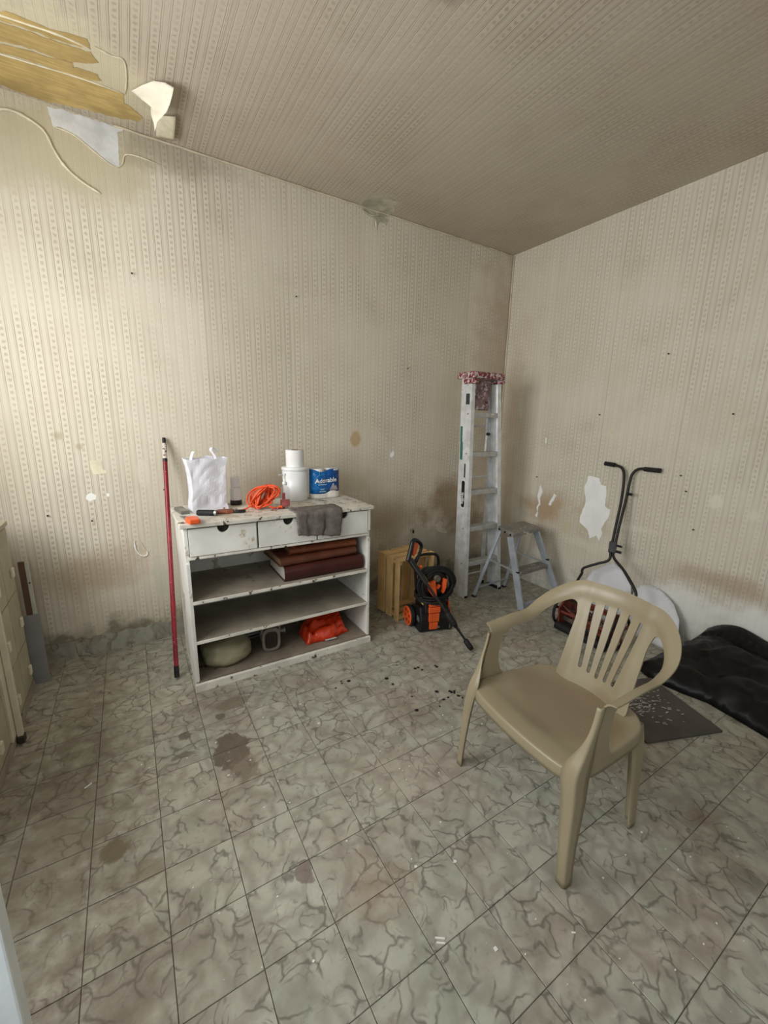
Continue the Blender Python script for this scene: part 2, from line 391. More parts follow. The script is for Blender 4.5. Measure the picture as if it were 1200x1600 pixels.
# ------------------------------------------------------------------ mesh helpers
class MB:
    def __init__(s): s.v = []; s.f = []
    def addm(s, vs, fs):
        o = len(s.v); s.v += [Vector(v) for v in vs]; s.f += [tuple(i+o for i in f) for f in fs]; return s
    def box(s, x0, x1, y0, y1, z0, z1, rot=None, c=None):
        vs = [Vector((x, y, z)) for z in (z0, z1) for y in (y0, y1) for x in (x0, x1)]
        if rot is not None:
            cc = Vector(c) if c is not None else Vector(((x0+x1)/2, (y0+y1)/2, (z0+z1)/2))
            vs = [rot @ (v-cc) + cc for v in vs]
        return s.addm(vs, [(0, 2, 3, 1), (4, 5, 7, 6), (0, 1, 5, 4), (2, 6, 7, 3), (0, 4, 6, 2), (1, 3, 7, 5)])
    def bar(s, a, b, w, h, up=(0, 0, 1)):
        """rectangular bar from a to b; w across, h along up"""
        a = Vector(a); b = Vector(b); d = (b-a).normalized(); up = Vector(up)
        side = d.cross(up).normalized(); u2 = side.cross(d).normalized()
        vs = []
        for p in (a, b):
            for sx, sz in ((-1, -1), (1, -1), (1, 1), (-1, 1)):
                vs.append(p + side*(w/2*sx) + u2*(h/2*sz))
        return s.addm(vs, [(3, 2, 1, 0), (4, 5, 6, 7), (0, 1, 5, 4), (1, 2, 6, 5), (2, 3, 7, 6), (3, 0, 4, 7)])
    def tube(s, pts, r, n=10, closed=False, cap=True):
        pts = [Vector(p) for p in pts]; N = len(pts)
        rad = r if isinstance(r, (list, tuple)) else [r]*N
        T = []
        for i in range(N):
            if closed: t = pts[(i+1) % N]-pts[i-1]
            else: t = pts[min(i+1, N-1)]-pts[max(i-1, 0)]
            T.append(t.normalized() if t.length > 1e-9 else Vector((0, 0, 1)))
        ref = Vector((0, 0, 1)) if abs(T[0].z) < .9 else Vector((1, 0, 0))
        nrm = (ref - T[0]*ref.dot(T[0])).normalized()
        vs = []; fs = []
        for i in range(N):
            nrm = (nrm - T[i]*nrm.dot(T[i]))
            nrm = nrm.normalized() if nrm.length > 1e-6 else T[i].orthogonal().normalized()
            bi = T[i].cross(nrm)
            for k in range(n):
                a = 2*pi*k/n
                vs.append(pts[i] + (nrm*cos(a)+bi*sin(a))*rad[i])
        for i in range(N-1 if not closed else N):
            j = (i+1) % N
            for k in range(n):
                k2 = (k+1) % n
                fs.append((i*n+k, i*n+k2, j*n+k2, j*n+k))
        if not closed and cap:
            fs.append(tuple(range(n-1, -1, -1))); fs.append(tuple((N-1)*n+k for k in range(n)))
        return s.addm(vs, fs)
    def lathe(s, prof, c=(0, 0, 0), n=28, sx=1.0, sy=1.0, axis='z'):
        c = Vector(c); vs = []; fs = []
        for (r, z) in prof:
            for k in range(n):
                a = 2*pi*k/n; p = Vector((r*cos(a)*sx, r*sin(a)*sy, z))
                if axis == 'x': p = Vector((p.z, p.x, p.y))
                if axis == 'y': p = Vector((p.x, p.z, p.y))
                vs.append(c+p)
        m = len(prof)
        for i in range(m-1):
            for k in range(n):
                k2 = (k+1) % n; fs.append((i*n+k, i*n+k2, (i+1)*n+k2, (i+1)*n+k))
        if prof[0][0] > 1e-5: fs.append(tuple(range(n-1, -1, -1)))
        if prof[-1][0] > 1e-5: fs.append(tuple((m-1)*n+k for k in range(n)))
        return s.addm(vs, fs)
    def prism(s, poly, mapf, t0, t1):
        """polygon (list of 2d) extruded; mapf(u, v, t) -> point"""
        n = len(poly)
        vs = [mapf(u, v, t0) for u, v in poly]+[mapf(u, v, t1) for u, v in poly]
        fs = [tuple(range(n)), tuple(range(2*n-1, n-1, -1))]
        for i in range(n): j = (i+1) % n; fs.append((i, i+n, j+n, j))
        return s.addm(vs, fs)
    def xf(s, m):
        s.v = [m @ v for v in s.v]; return s
    def build(s, name, m, parent=None, smooth=False, bevel=0, solid=0, sub=0, sol_off=-1):
        me = D.meshes.new(name); me.from_pydata([tuple(v) for v in s.v], [], s.f)
        bm = bmesh.new(); bm.from_mesh(me)
        bmesh.ops.remove_doubles(bm, verts=bm.verts, dist=1e-5)
        bmesh.ops.recalc_face_normals(bm, faces=bm.faces)
        bm.to_mesh(me); bm.free()
        me.materials.append(m)
        o = D.objects.new(name, me); C.objects.link(o)
        if parent is not None: o.parent = parent
        if smooth:
            for p in me.polygons: p.use_smooth = True
        if sub:
            q = o.modifiers.new('s', 'SUBSURF'); q.levels = sub; q.render_levels = sub
        if solid:
            q = o.modifiers.new('t', 'SOLIDIFY'); q.thickness = solid; q.offset = sol_off
        if bevel:
            q = o.modifiers.new('b', 'BEVEL'); q.width = bevel; q.segments = 2; q.limit_method = 'ANGLE'
            q.angle_limit = radians(40)
        return o

def pip(p, poly):
    x, y = p; c = False; n = len(poly); j = n-1
    for i in range(n):
        xi, yi = poly[i]; xj, yj = poly[j]
        if (yi > y) != (yj > y) and x < (xj-xi)*(y-yi)/(yj-yi)+xi: c = not c
        j = i
    return c
def dseg(p, poly):
    d = 1e9; n = len(poly)
    for i in range(n):
        a = poly[i]; b = poly[(i+1) % n]; vx, vy = b[0]-a[0], b[1]-a[1]
        L = vx*vx+vy*vy
        t = 0 if L == 0 else max(0, min(1, ((p[0]-a[0])*vx+(p[1]-a[1])*vy)/L))
        d = min(d, math.hypot(p[0]-a[0]-t*vx, p[1]-a[1]-t*vy))
    return d
def resample(poly, step):
    out = []
    n = len(poly)
    for i in range(n):
        a = poly[i]; b = poly[(i+1) % n]; L = math.hypot(b[0]-a[0], b[1]-a[1]); k = max(1, int(round(L/step)))
        for q in range(k): out.append((a[0]+(b[0]-a[0])*q/k, a[1]+(b[1]-a[1])*q/k))
    return out
def cdt(outline, holes, step):
    loops = [resample(outline, step)]+[resample(h, step) for h in holes]
    vs = []; es = []
    for L in loops:
        o = len(vs); vs += [Vector(p) for p in L]
        es += [(o+i, o+(i+1) % len(L)) for i in range(len(L))]
    xs = [p[0] for p in outline]; ys = [p[1] for p in outline]
    x = min(xs)
    row = 0
    yy = min(ys)
    while yy < max(ys):
        x = min(xs)+(step/2 if row % 2 else 0)
        while x < max(xs):
            p = (x, yy)
            if pip(p, outline) and not any(pip(p, h) for h in holes):
                if min([dseg(p, L) for L in [outline]+list(holes)]) > step*.62: vs.append(Vector(p))
            x += step
        yy += step*.87; row += 1
    rv, re, rf, *_ = geometry.delaunay_2d_cdt(vs, es, [], 0, 1e-6)
    fs = []
    for f in rf:
        c = (sum(rv[i][0] for i in f)/len(f), sum(rv[i][1] for i in f)/len(f))
        if pip(c, outline) and not any(pip(c, h) for h in holes): fs.append(tuple(f))
    return [(v[0], v[1]) for v in rv], fs

def thing(name, label, cat, loc=(0, 0, 0), rz=0.0, group=None):
    o = D.objects.new(name, None); C.objects.link(o); o.location = loc; o.rotation_euler = (0, 0, rz)
    o.empty_display_size = .05
    o['label'] = label; o['category'] = cat
    if group: o['group'] = group
    return o
def tag(o, label, cat, group=None, kind=None):
    o['label'] = label; o['category'] = cat
    if group: o['group'] = group
    if kind: o['kind'] = kind
    return o
def struct(o): o['kind'] = 'structure'; return o
def text_mesh(body, size):
    c = D.curves.new('t', 'FONT'); c.body = body; c.size = size; c.align_x = 'CENTER'; c.align_y = 'CENTER'
    c.resolution_u = 3; c.offset = size*.022
    o = D.objects.new('t', c); C.objects.link(o)
    bpy.context.view_layer.update()
    me = D.meshes.new_from_object(o.evaluated_get(bpy.context.evaluated_depsgraph_get()))
    vs = [v.co.copy() for v in me.vertices]; fs = [tuple(p.vertices) for p in me.polygons]
    D.objects.remove(o); D.meshes.remove(me); D.curves.remove(c)
    return vs, fs
def nz(x, y=0, z=0, s=1.0): return noise.noise(Vector((x*s, y*s, z*s)))
def smooth(a, b, x):
    t = max(0, min(1, (x-a)/(b-a))); return t*t*(3-2*t)
def spline(pts, k=8, closed=False):
    pts = [Vector(p) for p in pts]; n = len(pts); out = []
    rng = n if closed else n-1
    for i in range(rng):
        p0 = pts[(i-1) % n] if closed or i > 0 else pts[0]
        p1 = pts[i]; p2 = pts[(i+1) % n]; p3 = pts[(i+2) % n] if closed or i+2 < n else pts[-1]
        for j in range(k):
            t = j/k
            out.append(.5*((2*p1)+(p2-p0)*t+(2*p0-5*p1+4*p2-p3)*t*t+(3*p1-p0-3*p2+p3)*t**3))
    if not closed: out.append(pts[-1])
    return out

# ================================================================== THE ROOM
H = 2.912; XL = -4.12; YB = -5.2
base = struct(MB().box(XL-.12, .12, YB-.12, .12, -.12, -.0035).build('floor', m_grout))
TS = .20809; GX = -3.1227; GY = -1.8331
def inview(x, y):
    d = Vector((x, y, 0))-CAM; z = d.dot(_f)
    if z < .1: return None
    px = 600+FPX*d.dot(_r2)/z; py = 800-FPX*d.dot(_u2)/z
    return (-60 < px < 1260 and 0 < py < 1680), d.length
tiles = []; rest = MB(); shared = {}
def tile_box(wx, wy, mb=None, cx=0, cy=0):
    mb = mb or MB(); a, b_ = wx/2-.0011, wy/2-.0011; e = .0012
    vs = [(-a, -b_, -.003), (a, -b_, -.003), (a, b_, -.003), (-a, b_, -.003),
          (-a, -b_, -.0008), (a, -b_, -.0008), (a, b_, -.0008), (-a, b_, -.0008),
          (-a+e, -b_+e, 0), (a-e, -b_+e, 0), (a-e, b_-e, 0), (-a+e, b_-e, 0)]
    vs = [(x+cx, y+cy, z) for x, y, z in vs]
    fs = [(0, 1, 5, 4), (1, 2, 6, 5), (2, 3, 7, 6), (3, 0, 4, 7), (4, 5, 9, 8), (5, 6, 10, 9), (6, 7, 11, 10), (7, 4, 8, 11), (8, 9, 10, 11), (3, 2, 1, 0)]
    return mb.addm(vs, fs)
k0 = -5; xs = []
k = -6
while GX+k*TS < 0:
    x0, x1 = max(XL, GX+k*TS), min(-.001, GX+(k+1)*TS)
    if x1-x0 > .01: xs.append((x0, x1))
    k += 1
ys = []; k = -18
while GY+k*TS < 0:
    y0, y1 = max(YB, GY+k*TS), min(-.001, GY+(k+1)*TS)
    if y1-y0 > .01: ys.append((y0, y1))
    k += 1
cells = []
for (x0, x1) in xs:
    for (y0, y1) in ys:
        vis = [inview(x, y) for x in (x0, x1, (x0+x1)/2) for y in (y0, y1, (y0+y1)/2)]
        ok = [q[1] for q in vis if q and q[0]]
        cells.append((min(ok) if ok else 99, x0, x1, y0, y1))
cells.sort()
cnt = 0
for dmin, x0, x1, y0, y1 in cells:
    wx, wy = round(x1-x0, 4), round(y1-y0, 4)
    if dmin < 90 and cnt < 298:
        key = (wx, wy)
        if key not in shared:
            o = tile_box(wx, wy).build('floor_tile', m_vinyl); shared[key] = o.data
        else:
            o = D.objects.new('floor_tile', shared[key]); C.objects.link(o)
        o.location = ((x0+x1)/2, (y0+y1)/2, 0); o.parent = base; cnt += 1
    else: tile_box(wx, wy, rest, (x0+x1)/2, (y0+y1)/2)
ro = rest.build('floor_tile_field', m_vinyl, base); ro['kind'] = 'stuff'

ceil = struct(MB().box(XL-.12, .12, YB-.12, .12, H, H+.12).build('ceiling', m_ceil))
wA = struct(MB().box(XL-.12, .12, 0, .12, -.0034, H).build('wall_back', m_wallA))
wB = struct(MB().box(0, .12, YB, 0, -.0034, H).build('wall_right', m_wallB))
wy0, wy1, wz0, wz1 = -1.9, -.6, 1.1, 2.35
vy0, vy1 = -3.40, -2.40
wl = MB(); wl.box(XL-.12, XL, YB, vy0, 0, H); wl.box(XL-.12, XL, vy1, wy0, 0, H); wl.box(XL-.12, XL, vy0, vy1, 0, wz0); wl.box(XL-.12, XL, vy0, vy1, wz1, H); wl.box(XL-.12, XL, wy1, 0, 0, H); wl.box(XL-.12, XL, wy0, wy1, 0, wz0); wl.box(XL-.12, XL, wy0, wy1, wz1, H)
struct(wl.build('wall_left', m_plainwall))
rx0, rx1, rz0, rz1 = -3.4, -1.3, .85, 2.45
wr = MB(); wr.box(XL, rx0, YB-.12, YB, 0, H); wr.box(rx1, 0, YB-.12, YB, 0, H); wr.box(rx0, rx1, YB-.12, YB, 0, rz0); wr.box(rx0, rx1, YB-.12, YB, rz1, H)
struct(wr.build('wall_front', m_plainwall))
def window(name, a0, a1, z0, z1, plane):
    r = D.objects.new(name, None); C.objects.link(r); r['kind'] = 'structure'
    def bx(mb, p0, p1, q0, q1, t0, t1):
        if plane == 'x': mb.box(XL-.09+t0, XL-.09+t1, p0, p1, q0, q1)
        else: mb.box(p0, p1, YB-.09+t0, YB-.09+t1, q0, q1)
        return mb
    f = MB(); bx(f, a0, a0+.05, z0, z1, 0, .05); bx(f, a1-.05, a1, z0, z1, 0, .05); bx(f, a0+.05, a1-.05, z0, z0+.05, 0, .05); bx(f, a0+.05, a1-.05, z1-.05, z1, 0, .05)
    am = (a0+a1)/2; bx(f, am-.025, am+.025, z0+.05, z1-.05, 0, .05)
    f.build('window_frame', m_glassfr, r)
    for s0, s1 in ((a0+.05, am-.025), (am+.025, a1-.05)): bx(MB(), s0, s1, z0+.05, z1-.05, .02, .026).build('pane', m_glass, r)
window('window_1', wy0, wy1, wz0, wz1, 'x')
window('added_window_3', vy0, vy1, wz0, wz1, 'x')  # unseen opening, added to go with the stub wall's fill light
window('window_2', rx0, rx1, rz0, rz1, 'y')
# stub wall at the left of the viewer, painted cool white
struct(MB().box(XL, -3.343, -2.145, -2.108, 0, H).build('wall_stub', m_jamb, bevel=.004))
# filler bead down the corner, and along the ceiling edge
cb = [(-.006-.003*abs(nz(z*3)), -.011-.004*nz(z*5), z) for z in [1.0+.05*i for i in range(39)]]
struct(MB().tube(cb, .007, 6).build('trim_1', mat('corner_bead_paint', (218, 204, 178), .7), smooth=True))
cb = [(-3.0+.06*i, -.006, H-.006+.003*nz(i*.7)) for i in range(50)]
struct(MB().tube(cb, .006, 6).build('trim_2', mat('ceiling_edge_paint', (206, 194, 168), .8), smooth=True))
# vinyl turned up the foot of the back wall, with a ragged upper edge
N = 120; vs = []; fs = []
for i in range(N+1):
    x = -4.05+2.5*i/N
    h = .115+.03*nz(x*5, 3)+.02*nz(x*21, 8)
    vs += [(x, -.007, 0), (x, -.007, h), (x, -.001, h), (x, -.001, 0)]
for i in range(N):
    for k in range(4): a = i*4+k; b_ = i*4+(k+1) % 4; fs.append((a, b_, b_+4, a+4))
fs += [(0, 3, 2, 1), (N*4, N*4+1, N*4+2, N*4+3)]
struct(MB().addm(vs, fs).build('baseboard_back', m_vinyl))

# ---- torn and bare patches on the paper: thin layers with ragged outlines
PA = {
 'white_top':[(-3.270,2.900),(-3.185,2.905),(-3.073,2.905),(-2.955,2.905),(-2.963,2.895),(-2.985,2.881),(-2.988,2.804),(-2.993,2.729),(-3.016,2.722),(-3.059,2.737),(-3.094,2.757),(-3.133,2.789),(-3.179,2.811),(-3.225,2.825),(-3.259,2.818)],
 'sq1':[(-3.291,1.189),(-3.233,1.192),(-3.233,1.135),(-3.211,1.128),(-3.215,1.115),(-3.281,1.111),(-3.290,1.147)],
 'sq2':[(-3.328,0.993),(-3.305,1.007),(-3.281,0.989),(-3.286,0.966),(-3.315,0.955),(-3.332,0.970)],
 'spot':[(-3.230,0.996),(-3.218,0.996),(-3.220,0.976),(-3.232,0.977)],
 'spot2':[(-3.590,1.015),(-3.573,1.018),(-3.570,0.996),(-3.588,0.993)],
 'chip':[(-1.260,1.166),(-1.252,1.189),(-1.230,1.207),(-1.216,1.188),(-1.222,1.167),(-1.243,1.149)],
 'toprot':[(-1.536,2.906),(-1.457,2.900),(-1.399,2.888),(-1.341,2.906),(-1.323,2.880),(-1.334,2.841),(-1.357,2.845),(-1.387,2.851),(-1.410,2.824),(-1.423,2.789),(-1.442,2.816),(-1.443,2.856),(-1.502,2.867)],
 'torn1':[(-0.743,0.519),(-0.685,0.549),(-0.652,0.521),(-0.673,0.492),(-0.600,0.440),(-0.607,0.422),(-0.677,0.437),(-0.725,0.467)],
 'rub':[(-1.032,0.505),(-0.991,0.524),(-0.953,0.483),(-0.944,0.434),(-0.986,0.428),(-1.006,0.407),(-1.015,0.444)],
}
PB = {
 'big':[(-0.965,1.056),(-1.033,1.057),(-1.061,1.049),(-1.080,0.999),(-1.122,1.001),(-1.135,0.936),(-1.132,0.876),(-1.142,0.832),(-1.177,0.824),(-1.181,0.772),(-1.151,0.720),(-1.128,0.660),(-1.141,0.624),(-1.127,0.558),(-1.101,0.599),(-1.046,0.557),(-1.026,0.612),(-1.001,0.638),(-0.942,0.673),(-0.947,0.731),(-0.969,0.815),(-0.974,0.871),(-0.944,0.968),(-0.964,1.002)],
 'sl1':[(-0.532,0.925),(-0.563,0.861),(-0.541,0.796),(-0.552,0.750),(-0.534,0.725),(-0.532,0.618),(-0.511,0.640),(-0.529,0.680),(-0.513,0.712),(-0.535,0.756),(-0.510,0.817)],
 'sl2':[(-0.680,0.871),(-0.702,0.849),(-0.675,0.794),(-0.651,0.755),(-0.632,0.765),(-0.658,0.816)],
 'tick':[(-0.532,1.336),(-0.543,1.336),(-0.546,1.289),(-0.534,1.292)],
 'ysq':[(-1.081,1.420),(-1.117,1.421),(-1.120,1.374),(-1.083,1.376)],
}
PC = {
 'tan1':[(-3.52,-0.490),(-3.346,-0.501),(-3.271,-0.514),(-3.200,-0.511),(-3.123,-0.535),(-3.079,-0.533),(-3.070,-0.493),(-3.105,-0.474),(-3.201,-0.458),(-3.289,-0.461),(-3.355,-0.451),(-3.52,-0.443)],
 'tan2':[(-3.52,-0.434),(-3.358,-0.439),(-3.276,-0.449),(-3.174,-0.453),(-3.072,-0.463),(-3.049,-0.426),(-3.094,-0.391),(-3.196,-0.352),(-3.290,-0.354),(-3.379,-0.328),(-3.52,-0.331)],
 'tan3':[(-3.52,-0.305),(-3.382,-0.311),(-3.298,-0.334),(-3.214,-0.345),(-3.143,-0.367),(-3.145,-0.340),(-3.060,-0.348),(-3.043,-0.315),(-3.088,-0.285),(-3.199,-0.273),(-3.308,-0.274),(-3.391,-0.264),(-3.52,-0.256)],
 'tan4':[(-3.52,-0.234),(-3.395,-0.241),(-3.282,-0.255),(-3.163,-0.269),(-3.063,-0.278),(-2.955,-0.278),(-2.955,-0.215),(-2.916,-0.187),(-2.878,-0.158),(-2.885,-0.106),(-2.974,-0.080),(-3.116,-0.055),(-3.252,-0.018),(-3.341,-0.017),(-3.436,-0.027),(-3.52,-0.027)],
 'fan':[(-1.567,-0.005),(-1.555,-0.095),(-1.527,-0.177),(-1.460,-0.208),(-1.353,-0.199),(-1.354,-0.131),(-1.300,-0.038),(-1.317,-0.004),(-1.371,-0.004),(-1.444,-0.004),(-1.530,-0.004)],
}
def ragged(poly, amp=.004, step=.012):
    out = []
    for i, (a, b_) in enumerate(resample(poly, step)):
        out.append((a+amp*nz(a*40, b_*40, 1.3), b_+amp*nz(a*40, b_*40, 7.7)))
    return out
def patch(poly, name, m, parent, mapf, amp=.004, t=.0012, step=.012):
    p2, f2 = cdt(ragged(poly, amp, step), [], max(step, .015))
    vs = [mapf(u, v, t+.0006*nz(u*30, v*30, 2)) for u, v in p2]
    return MB().addm(vs, f2).build(name, m, parent, solid=.0012, sol_off=0)
mA = lambda u, v, t: Vector((u, -t, v)); mBf = lambda u, v, t: Vector((-t, u, v)); mC = lambda u, v, t: Vector((u, v, H-t))
for k, p in PA.items():
    patch(p, 'bare_patch', {'toprot': m_fan, 'white_top': mat('blueish_plaster', (222, 224, 224), .9, spec=.1), 'torn1': m_pale, 'rub': m_fan, 'sq1': m_cream, 'spot2': m_cream}.get(k, m_plaster), wA, mA, .006 if k == 'white_top' else .003)
for k, p in PB.items():
    patch(p, 'bare_patch', {'ysq': m_cream}.get(k, m_plaster), wB, mBf, .001 if k in ('ysq', 'tick') else .006, step=.008)
for k, p in PC.items():
    patch(p, 'bare_patch', m_fan if k == 'fan' else m_tan, ceil, mC, .012 if k != 'fan' else .006, .0016, .02)
# curled paper rims (rolled back edges) along the torn areas
def rim(pts, r, parent, mapf, m=m_cream, name='curled_paper_edge'):
    sp = spline([mapf(u, v, r*.6) for u, v in pts], 7)
    rr = [r*(.5+.7*abs(nz(i*.35, 2.2)))*min(1, .25+i*.2, .25+(len(sp)-1-i)*.2) for i in range(len(sp))]
    return MB().tube(sp, rr, 6).build(name, m, parent, smooth=True)
rim([(-3.50,2.80),(-3.43,2.83),(-3.37,2.825),(-3.30,2.79),(-3.268,2.72),(-3.24,2.67),(-3.20,2.63),(-3.15,2.60),(-3.09,2.575)], .009, wA, mA)
rim([(-3.26,2.82),(-3.18,2.81),(-3.09,2.757),(-3.02,2.72),(-2.98,2.74),(-2.96,2.79),(-2.90,2.80),(-2.80,2.79)], .005, wA, mA, m_cream)
rim([(-3.118,.69),(-3.115,.63),(-3.086,.588),(-3.058,.59),(-3.056,.62)], .006, wA, mA, m_plaster)
rim([(-3.09,.69),(-3.07,.64),(-3.055,.615)], .004, wA, mA, m_pale)
rim([(-3.46,-.47),(-3.3,-.486),(-3.17,-.50),(-3.07,-.49)], .006, ceil, mC)
rim([(-3.46,-.245),(-3.3,-.262),(-3.12,-.283),(-2.955,-.283)], .005, ceil, mC)
rim([(-3.06,-.515),(-3.0,-.50),(-2.955,-.50),(-2.945,-.40),(-2.95,-.28)], .005, ceil, mC, m_pale)
rim([(-1.55,2.89),(-1.47,2.87),(-1.40,2.89),(-1.34,2.895)], .010, wA, mA, m_fan)
rim([(-1.423,2.79),(-1.428,2.85)], .006, wA, mA, m_plaster)
# the big flap of paper hanging off the ceiling
FR_ = [[(-2.926, -0.324, 2.909), (-2.885, -0.393, 2.908), (-2.842, -0.454, 2.906), (-2.801, -0.494, 2.892), (-2.77, -0.525, 2.867)],
[(-2.908, -0.314, 2.906), (-2.87, -0.374, 2.892), (-2.837, -0.418, 2.882), (-2.806, -0.463, 2.862), (-2.779, -0.518, 2.837)],
[(-2.883, -0.304, 2.9), (-2.859, -0.335, 2.882), (-2.835, -0.389, 2.862), (-2.811, -0.433, 2.842), (-2.787, -0.477, 2.822)],
[(-2.848, -0.313, 2.882), (-2.845, -0.354, 2.852), (-2.832, -0.381, 2.837), (-2.816, -0.411, 2.822), (-2.798, -0.433, 2.812)],
[(-2.854, -0.347, 2.832), (-2.848, -0.361, 2.822), (-2.839, -0.377, 2.812), (-2.827, -0.394, 2.802), (-2.815, -0.402, 2.802)],
[(-2.847, -0.36, 2.792), (-2.845, -0.362, 2.792), (-2.842, -0.363, 2.792), (-2.838, -0.372, 2.792), (-2.833, -0.38, 2.792)],
[(-2.8441, -0.3570, 2.762), (-2.8440, -0.3571, 2.762), (-2.8439, -0.3572, 2.762), (-2.8438, -0.3573, 2.762), (-2.8437, -0.3574, 2.762)]]
def flap():
    vs = []; fs = []; K = 4
    nr, nc = len(FR_), 5
    for a in range((nr-1)*K+1):
        i = min(a//K, nr-2); f = a/K-i
        for c in range((nc-1)*K+1):
            j = min(c//K, nc-2); g = c/K-j
            p = (Vector(FR_[i][j])*(1-f)*(1-g)+Vector(FR_[i+1][j])*f*(1-g)+Vector(FR_[i][j+1])*(1-f)*g+Vector(FR_[i+1][j+1])*f*g)
            p.z += .004*nz(a*.35, c*.35, 3)*min(1, a/3)
            vs.append(p)
    n = (nc-1)*K+1
    for a in range((nr-1)*K):
        for c in range((nc-1)*K): q = a*n+c; fs.append((q, q+1, q+n+1, q+n))
    return MB().addm(vs, fs)
flap().build('hanging_paper_flap', mat('flap_paper', (244, 238, 220), .8, var=.05, spec=.1), ceil, smooth=True, solid=.0012)
fl2 = MB(); vs = []; fs = []
A4 = [(-2.816, -.215, 2.907), (-2.773, -.274, 2.902), (-2.809, -.027, 2.905), (-2.732, -.100, 2.880)]
for i in range(7):
    for j in range(7):
        u, v = i/6, j/6
        p = (Vector(A4[0])*(1-u)*(1-v)+Vector((-2.742, -.308, 2.880))*u*(1-v)+Vector(A4[2])*(1-u)*v+Vector(A4[3])*u*v)
        p.z -= .006*sin(v*3.1)*u; p.x += .005*nz(i, j, 1)
        vs.append(p)
for i in range(6):
    for j in range(6): fs.append((i*7+j, i*7+j+1, (i+1)*7+j+1, (i+1)*7+j))
fl2.addm(vs, fs).build('hanging_paper_flap', m_pale, ceil, smooth=True, solid=.002)
# nails left in the paper
nb = MB().tube([(0, 0, 0), (0, -.016, .002)], .0022, 6).lathe([(.005, 0), (.005, .002)], (0, 0, 0), 8, axis='y')
nb.v = [v if not (abs(v.y) <= .0021 and v.xz.length > .004) else Vector((v.x, v.y-.016, v.z)) for v in nb.v]
n0 = None
for (u, z) in [(-2.986, 2.215), (-2.04, 2.249), (-1.115, 1.864), (-3.514, .893), (-3.317, .842), (-2.93, 1.0)]:
    if n0 is None: o = nb.build('nail', m_nail, wA); n0 = o
    else: o = n0.copy(); C.objects.link(o)
    o.location = (u, 0, z)
for (u, z) in [(-1.419, 1.919), (-1.0, 1.529), (-1.83, 1.533), (-1.615, 1.138), (-.491, .989), (-1.66, 1.04), (-1.74, .80)]:
    o = n0.copy(); C.objects.link(o); o.parent = wB; o.location = (0, u, z); o.rotation_euler = (0, 0, -pi/2)
MB().box(-1.0015, -.985, -.006, -.001, .47, .50).build('loose_plaster_crumb', m_nail, wA)

